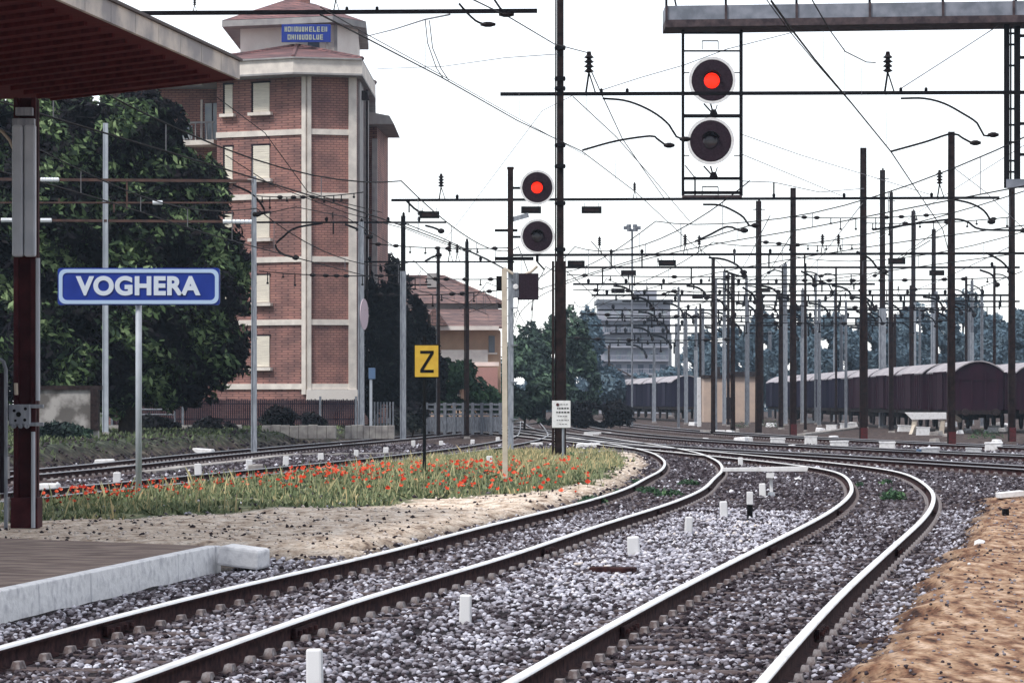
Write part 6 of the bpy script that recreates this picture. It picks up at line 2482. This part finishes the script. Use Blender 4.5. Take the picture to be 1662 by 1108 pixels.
yard_boxes = [(1262, 722, 24, 10, 'white yard box behind the red footed mast nearest the hut'),
              (1316, 722, 20, 13, 'dented white box, second in the row along the yard track'),
              (1362, 727, 29, 10, 'long flat white box, third in the row along the yard track'),
              (1440, 733, 26, 15, 'tallest white box of the row, with a smudged front'),
              (1509, 741, 30, 13, 'wide white box with a blue end'),
              (1580, 741, 26, 13, 'white box with a small stake at its corner'),
              (1613, 733, 29, 14, 'large white box set back beside the staked one'),
              (1350, 698, 18, 8, 'small white box far back, left one of a pair'),
              (1376, 695, 24, 8, 'white box far back, longer one of a pair'),
              (1315, 686, 14, 7, 'tiny white box near the slate wagons'),
              (1470, 700, 26, 9, 'white box behind the pale footed mast'),
              (1498, 706, 22, 12, 'tilted white box under the buffer stop'),
              (1616, 698, 34, 8, 'flat white slab on the green patch by the edge mast'),
              (1165, 704, 26, 6, 'flat white slab at the foot of the tall white stake'),
              (1212, 716, 18, 7, 'white slab beside the slim black mast'),
              (970, 707, 44, 6, 'flat white slab just past the notice plate'),
              (955, 727, 40, 8, 'white slab between the notice plate and the rail end'),
              (870, 724, 22, 6, 'flat white slab beside the small signal post'),
              (600, 705, 16, 9, 'white stone at the foot of the blue box post'),
              (547, 706, 12, 9, 'white stone under the round topped stub'),
              (632, 706, 14, 8, 'white stone at the foot of the grey mast'),
              (525, 712, 24, 6, 'flat white stone on the bank before the fence'),
              (415, 725, 26, 12, 'grey and pink block beside the dark track')]
for x, y, w, h, lb in yard_boxes:
    g = ground_at(x, y)
    Z = g.y
    b = MB()
    W, H = px(w, Z), px(h, Z)
    b.box((0, 0, H / 2 - 0.04), (W, max(0.4, W * 0.6), H + 0.08), 0, taper=0.92)
    slab = 'slab' in lb or 'stone' in lb or 'block' in lb
    o = b.build('stone_block' if slab else 'yard_box', M['conc'] if 'grey and pink' in lb else M['white'], bevel=0.03)
    o.location = g
    o.rotation_euler = (R(random.uniform(-2, 2)), R(random.uniform(-3, 3)), R(random.uniform(-16, 16)))
    tag(o, lb, 'slab' if slab else 'box', 'white blocks and boxes lying about the yard')
    if not slab:
        b = MB()
        b.box((0, 0, H + 0.02), (W * 1.0, max(0.4, W * 0.6) * 1.0, 0.05))
        l = b.build('lid', M['whiteconc'])
        l.parent = o
        if 'blue end' in lb:
            b = MB()
            b.box((-W * 0.5 - 0.06, 0, H / 2), (0.1, 0.3, H * 0.9))
            e = b.build('blue_end', M['bluepaint']); e.parent = o

for i in range(34):
    x = random.uniform(1120, 1655)
    y = random.choice((random.uniform(690, 704), random.uniform(704, 720), random.uniform(724, 736)))
    g = ground_at(x, y)
    W, H = px(random.uniform(10, 26), g.y), px(random.uniform(4, 8), g.y)
    b = MB()
    b.box((0, 0, H / 2 - 0.03), (W, W * random.uniform(0.4, 0.9), H + 0.06), 0, taper=random.uniform(0.7, 0.95))
    o = b.build('stone_block', M['whiteconc'] if i % 3 else M['conc'], bevel=0.03)
    o.location = g
    o.rotation_euler = (R(random.uniform(-6, 6)), R(random.uniform(-6, 6)), R(random.uniform(0, 180)))
    tag(o, 'low pale slab among the litter of slabs between the yard masts', 'slab', 'litter of pale slabs in the yard')

# buffer stop: white beam on props
g = ground_at(1500, 704)
Z = g.y
T = thing('buffer_stop', g, 'white buffer stop beam on props before the maroon wagon end', 'buffer stop')
b = MB()
b.hexa([P(1480, 681, Z), P(1536, 680, Z), P(1536, 680, Z + 0.5), P(1480, 681, Z + 0.5), P(1468, 669, Z), P(1536, 669, Z), P(1536, 669, Z + 0.5), P(1468, 669, Z + 0.5)])
b.build('beam', M['white'], T, bevel=0.02)
for x in (1484, 1530):
    b = MB()
    b.bar(P(x, 681, Z + 0.2), P(x - 2, 704, Z + 0.2), px(7, Z))
    b.build('prop', M['pole_cream'], T)
b = MB()
b.bar(P(1558, 682, Z + 2), P(1540, 670, Z + 0.3), px(6, Z))
b.bar(P(1475, 714, Z - 1), P(1484, 690, Z + 0.2), px(5, Z))
b.build('brace', M['pole_cream'], T)

# concrete cable troughs, low walls between the left tracks
for xa, ya, xb, yb, w, lb in ((72, 765, 215, 756, 8, 'broken pale trough covers beside the maroon column'), (240, 747, 470, 741, 9, 'beige cable trough behind the station sign post'),
                              (470, 741, 700, 738, 8, 'beige cable trough passing the yellow plate'), (930, 738, 1170, 734, 6, 'beige trough crossing at the rail end past the notice plate'),
                              (1255, 738, 1500, 733, 6, 'beige trough running to the tallest white box'), (1300, 707, 1390, 696, 6, 'pale timber lying before the slate wagons')):
    pa, pb = ground_at(xa, ya), ground_at(xb, yb)
    b = MB()
    n = 9
    d = (pb - pa)
    for i in range(n):
        p, q = pa + d * (i / n), pa + d * ((i + 0.96) / n)
        p.z = gz(p.x, p.y); q.z = gz(q.x, q.y)
        j = Vector((0, 0, random.uniform(0, 0.03)))
        b.bar(p + j, q + j, 0.45, px(w, p.y) * 0.9)
    tag(b.build('cable_trough', M['conc'] if w < 10 else M['whiteconc'], bevel=0.01), lb, 'cable trough')
# tumbled white covers by the column
for x, y, w, h, lb in ((80, 763, 34, 14, 'tumbled white cover lying next to the maroon column'), (170, 757, 34, 9, 'long white cover lying before the green bank'), (330, 741, 36, 8, 'thin white cover near the second white post')):
    g = ground_at(x, y)
    b = MB(); W = px(w, g.y); H = px(h, g.y)
    b.box((0, 0, H / 2), (W, 0.4, H), taper=0.9)
    o = b.build('trough_cover', M['white'], bevel=0.03); o.location = g; o.rotation_euler = (0, R(random.uniform(-4, 4)), R(random.uniform(-15, 15)))
    tag(o, lb, 'cover')

# white boards and stones by the sandy ground
for x, y, w, h, lb, nm in ((1640, 808, 42, 9, 'white board lying at the rim of the brown sandy ground', 'white_board'), (1590, 880, 20, 11, 'larger white stone on the bank of the sandy ground', 'white_stone'),
                           (1562, 892, 12, 9, 'smaller white stone beside the larger one on the bank', 'white_stone'), (1296, 779, 16, 8, 'pale stone lying inside the bend of the bright rails', 'white_stone'),
                           (1187, 800, 10, 8, 'round pale stone left of the leaning post', 'white_stone'), (1573, 916, 6, 5, 'smallest white pebble on the bank edge', 'white_stone')):
    g = ground_at(x, y)
    W, H = px(w, g.y), px(h, g.y)
    if nm == 'white_board':
        b = MB(); b.box((0, 0, H / 2), (W, 0.25, H))
        o = b.build(nm, M['white'], bevel=0.01)
        o.rotation_euler = (0, R(-5), R(10))
    else:
        v, f = icosa()
        b = MB()
        b.v = [tuple(np.array(p) * np.array([W / 2, W / 2.4, H / 1.6]) * (1 + random.uniform(-0.18, 0.18))) for p in v]
        b.f = [tuple(q) for q in f]; b.m = [0] * len(f)
        o = b.build(nm, M['whiteconc'], bevel=0.0)
    o.location = g + Vector((0, 0, H * 0.2))
    tag(o, lb, 'board' if nm == 'white_board' else 'stone')
g = ground_at(1632, 836)
b = MB(); b.box((0, 0, 0.05), (px(11, g.y), 0.1, px(11, g.y)), taper=0.9)
o = b.build('drain_box', M['black'], bevel=0.01); o.location = g
tag(o, 'small black box half sunk in the brown sandy ground', 'box')
# brown sleeper end lying in the gravel
g = ground_at(995, 930)
b = MB(); b.box((0, 0, 0.02), (0.25, 0.5, 0.10), taper=0.95)
o = b.build('timber_offcut', M['railrust'], bevel=0.01); o.location = g; o.rotation_euler = (0, 0, R(70))
tag(o, 'dark brown timber offcut lying in the gravel', 'timber')

# ------------------------------------------------------------------ weeds
def weed(x, y, w, h, n, label, m='leaf_bush'):
    g = ground_at(x, y)
    Z = g.y
    T = thing('weed_clump', g, label, 'weed', 'weeds among the tracks')
    a, c = px(w / 2, Z), px(h / 2, Z)
    crown(T, [(g.x, Z, g.z + c * 0.7, a, a * 0.9, c), (g.x + a * 0.5, Z, g.z + c * 0.5, a * 0.6, a * 0.6, c * 0.7), (g.x - a * 0.6, Z - 0.05, g.z + c * 0.4, a * 0.55, a * 0.6, c * 0.6)], n, 0.05, M[m], name='foliage', base=0.55, hollow=0.1)


weed(1085, 806, 44, 16, 360, 'green weed inside the first bend, before the dark rail')
weed(1050, 800, 36, 13, 260, 'smaller weed next to the gap in the rail')
weed(1450, 812, 40, 22, 420, 'round green weed inside the big bend of the bright rails')
weed(1440, 786, 24, 10, 160, 'low weed near the top of the big bend')
weed(1395, 790, 18, 10, 120, 'tiny weed by the inner bright rail')
weed(962, 816, 46, 20, 520, 'weed growing over the gap in the rail')
weed(1600, 712, 60, 18, 500, 'wide grassy weed at the foot of the edge mast')
weed(1250, 694, 44, 16, 300, 'grassy weed along the beige hut')
weed(1205, 694, 24, 14, 160, 'small weed by the hut door')
weed(1120, 788, 36, 12, 260, 'weed under the first bright bend, close to the soil line')
weed(1032, 786, 34, 12, 240, 'weed half covering the outer rail before its bend')
weed(1005, 800, 26, 11, 200, 'low weed just past the gap in the rail')
weed(925, 744, 16, 22, 160, 'weed at the foot of the notice post')

# ------------------------------------------------------------------ world, light, haze, camera
w = bpy.data.worlds.new('World')
scene.world = w
w.use_nodes = True
nt = w.node_tree
nt.nodes.clear()
out = nt.nodes.new('ShaderNodeOutputWorld')
sky = nt.nodes.new('ShaderNodeTexSky')
sky.sky_type = 'NISHITA'
sky.sun_disc = False
SUN_EL, SUN_AZ = 52.0, 222.0      # degrees; azimuth clockwise from +Y: behind the camera, from the left
sky.sun_elevation = R(SUN_EL)
sky.sun_rotation = R(SUN_AZ)
b1 = nt.nodes.new('ShaderNodeBackground')
b1.inputs['Strength'].default_value = 0.05
nt.links.new(sky.outputs['Color'], b1.inputs['Color'])
# the closed cloud cover over it, faintly mottled
tc = nt.nodes.new('ShaderNodeTexCoord')
cn = nt.nodes.new('ShaderNodeTexNoise')
cn.inputs['Scale'].default_value = 2.5
cn.inputs['Detail'].default_value = 4
nt.links.new(tc.outputs['Generated'], cn.inputs['Vector'])
cr = nt.nodes.new('ShaderNodeValToRGB')
cr.color_ramp.elements[0].color = (0.93, 0.94, 0.97, 1)
cr.color_ramp.elements[1].color = (1.0, 1.0, 1.0, 1)
nt.links.new(cn.outputs['Fac'], cr.inputs['Fac'])
b2 = nt.nodes.new('ShaderNodeBackground')
b2.inputs['Strength'].default_value = 1.0
sp = nt.nodes.new('ShaderNodeSeparateXYZ')
nt.links.new(tc.outputs['Generated'], sp.inputs[0])
mr = nt.nodes.new('ShaderNodeMapRange')          # added gradient: sky dimmed behind the camera, brighter ahead, for contrast
mr.interpolation_type = 'SMOOTHSTEP'
mr.inputs['From Min'].default_value = -0.7
mr.inputs['From Max'].default_value = 0.8
mr.inputs['To Min'].default_value = 0.42
mr.inputs['To Max'].default_value = 1.08
nt.links.new(sp.outputs['Y'], mr.inputs['Value'])
nt.links.new(mr.outputs['Result'], b2.inputs['Strength'])
nt.links.new(cr.outputs['Color'], b2.inputs['Color'])
ad = nt.nodes.new('ShaderNodeAddShader')
nt.links.new(b1.outputs[0], ad.inputs[0])
nt.links.new(b2.outputs[0], ad.inputs[1])
nt.links.new(ad.outputs[0], out.inputs['Surface'])

sl = bpy.data.lights.new('sun', 'SUN')
sl.energy = 2.6
sl.angle = R(12)
sl.color = (1.0, 0.96, 0.90)
so = bpy.data.objects.new('sun', sl)
az, el = R(SUN_AZ), R(SUN_EL)
sd = Vector((math.sin(az) * math.cos(el), math.cos(az) * math.cos(el), math.sin(el)))
so.rotation_euler = (-sd).to_track_quat('-Z', 'Y').to_euler()
so.location = (-20, -20, 40)
COL.objects.link(so)

HAZE = 0.0002
if HAZE:
    b = MB()
    b.box((0, 302, 19), (1160, 660, 42))
    hz = b.build('haze', [])
    m = bpy.data.materials.new('haze_air')
    m.use_nodes = True
    nt = m.node_tree
    nt.nodes.clear()
    o_ = nt.nodes.new('ShaderNodeOutputMaterial')
    v = nt.nodes.new('ShaderNodeVolumePrincipled')
    v.inputs['Color'].default_value = (0.62, 0.80, 1.0, 1)
    v.inputs['Density'].default_value = HAZE
    nt.links.new(v.outputs[0], o_.inputs['Volume'])
    hz.data.materials.append(m)
    tag(hz, kind='stuff')

cam = bpy.data.cameras.new('camera')
cam.sensor_width = 36
cam.lens = 36 * F / 1662
cam.shift_y = (HY - 554) / 1662
cam.clip_end = 3000
cam.clip_start = 0.5
co = bpy.data.objects.new('camera', cam)
co.location = (0, 0, CH)
co.rotation_euler = (R(90), 0, 0)
COL.objects.link(co)
scene.camera = co

scene.render.engine = 'CYCLES'
scene.cycles.use_denoising = True
scene.cycles.max_bounces = 5
scene.cycles.volume_bounces = 1
scene.view_settings.view_transform = 'Standard'
scene.view_settings.look = 'None'
scene.view_settings.exposure = 0.22
scene.view_settings.gamma = 1.0
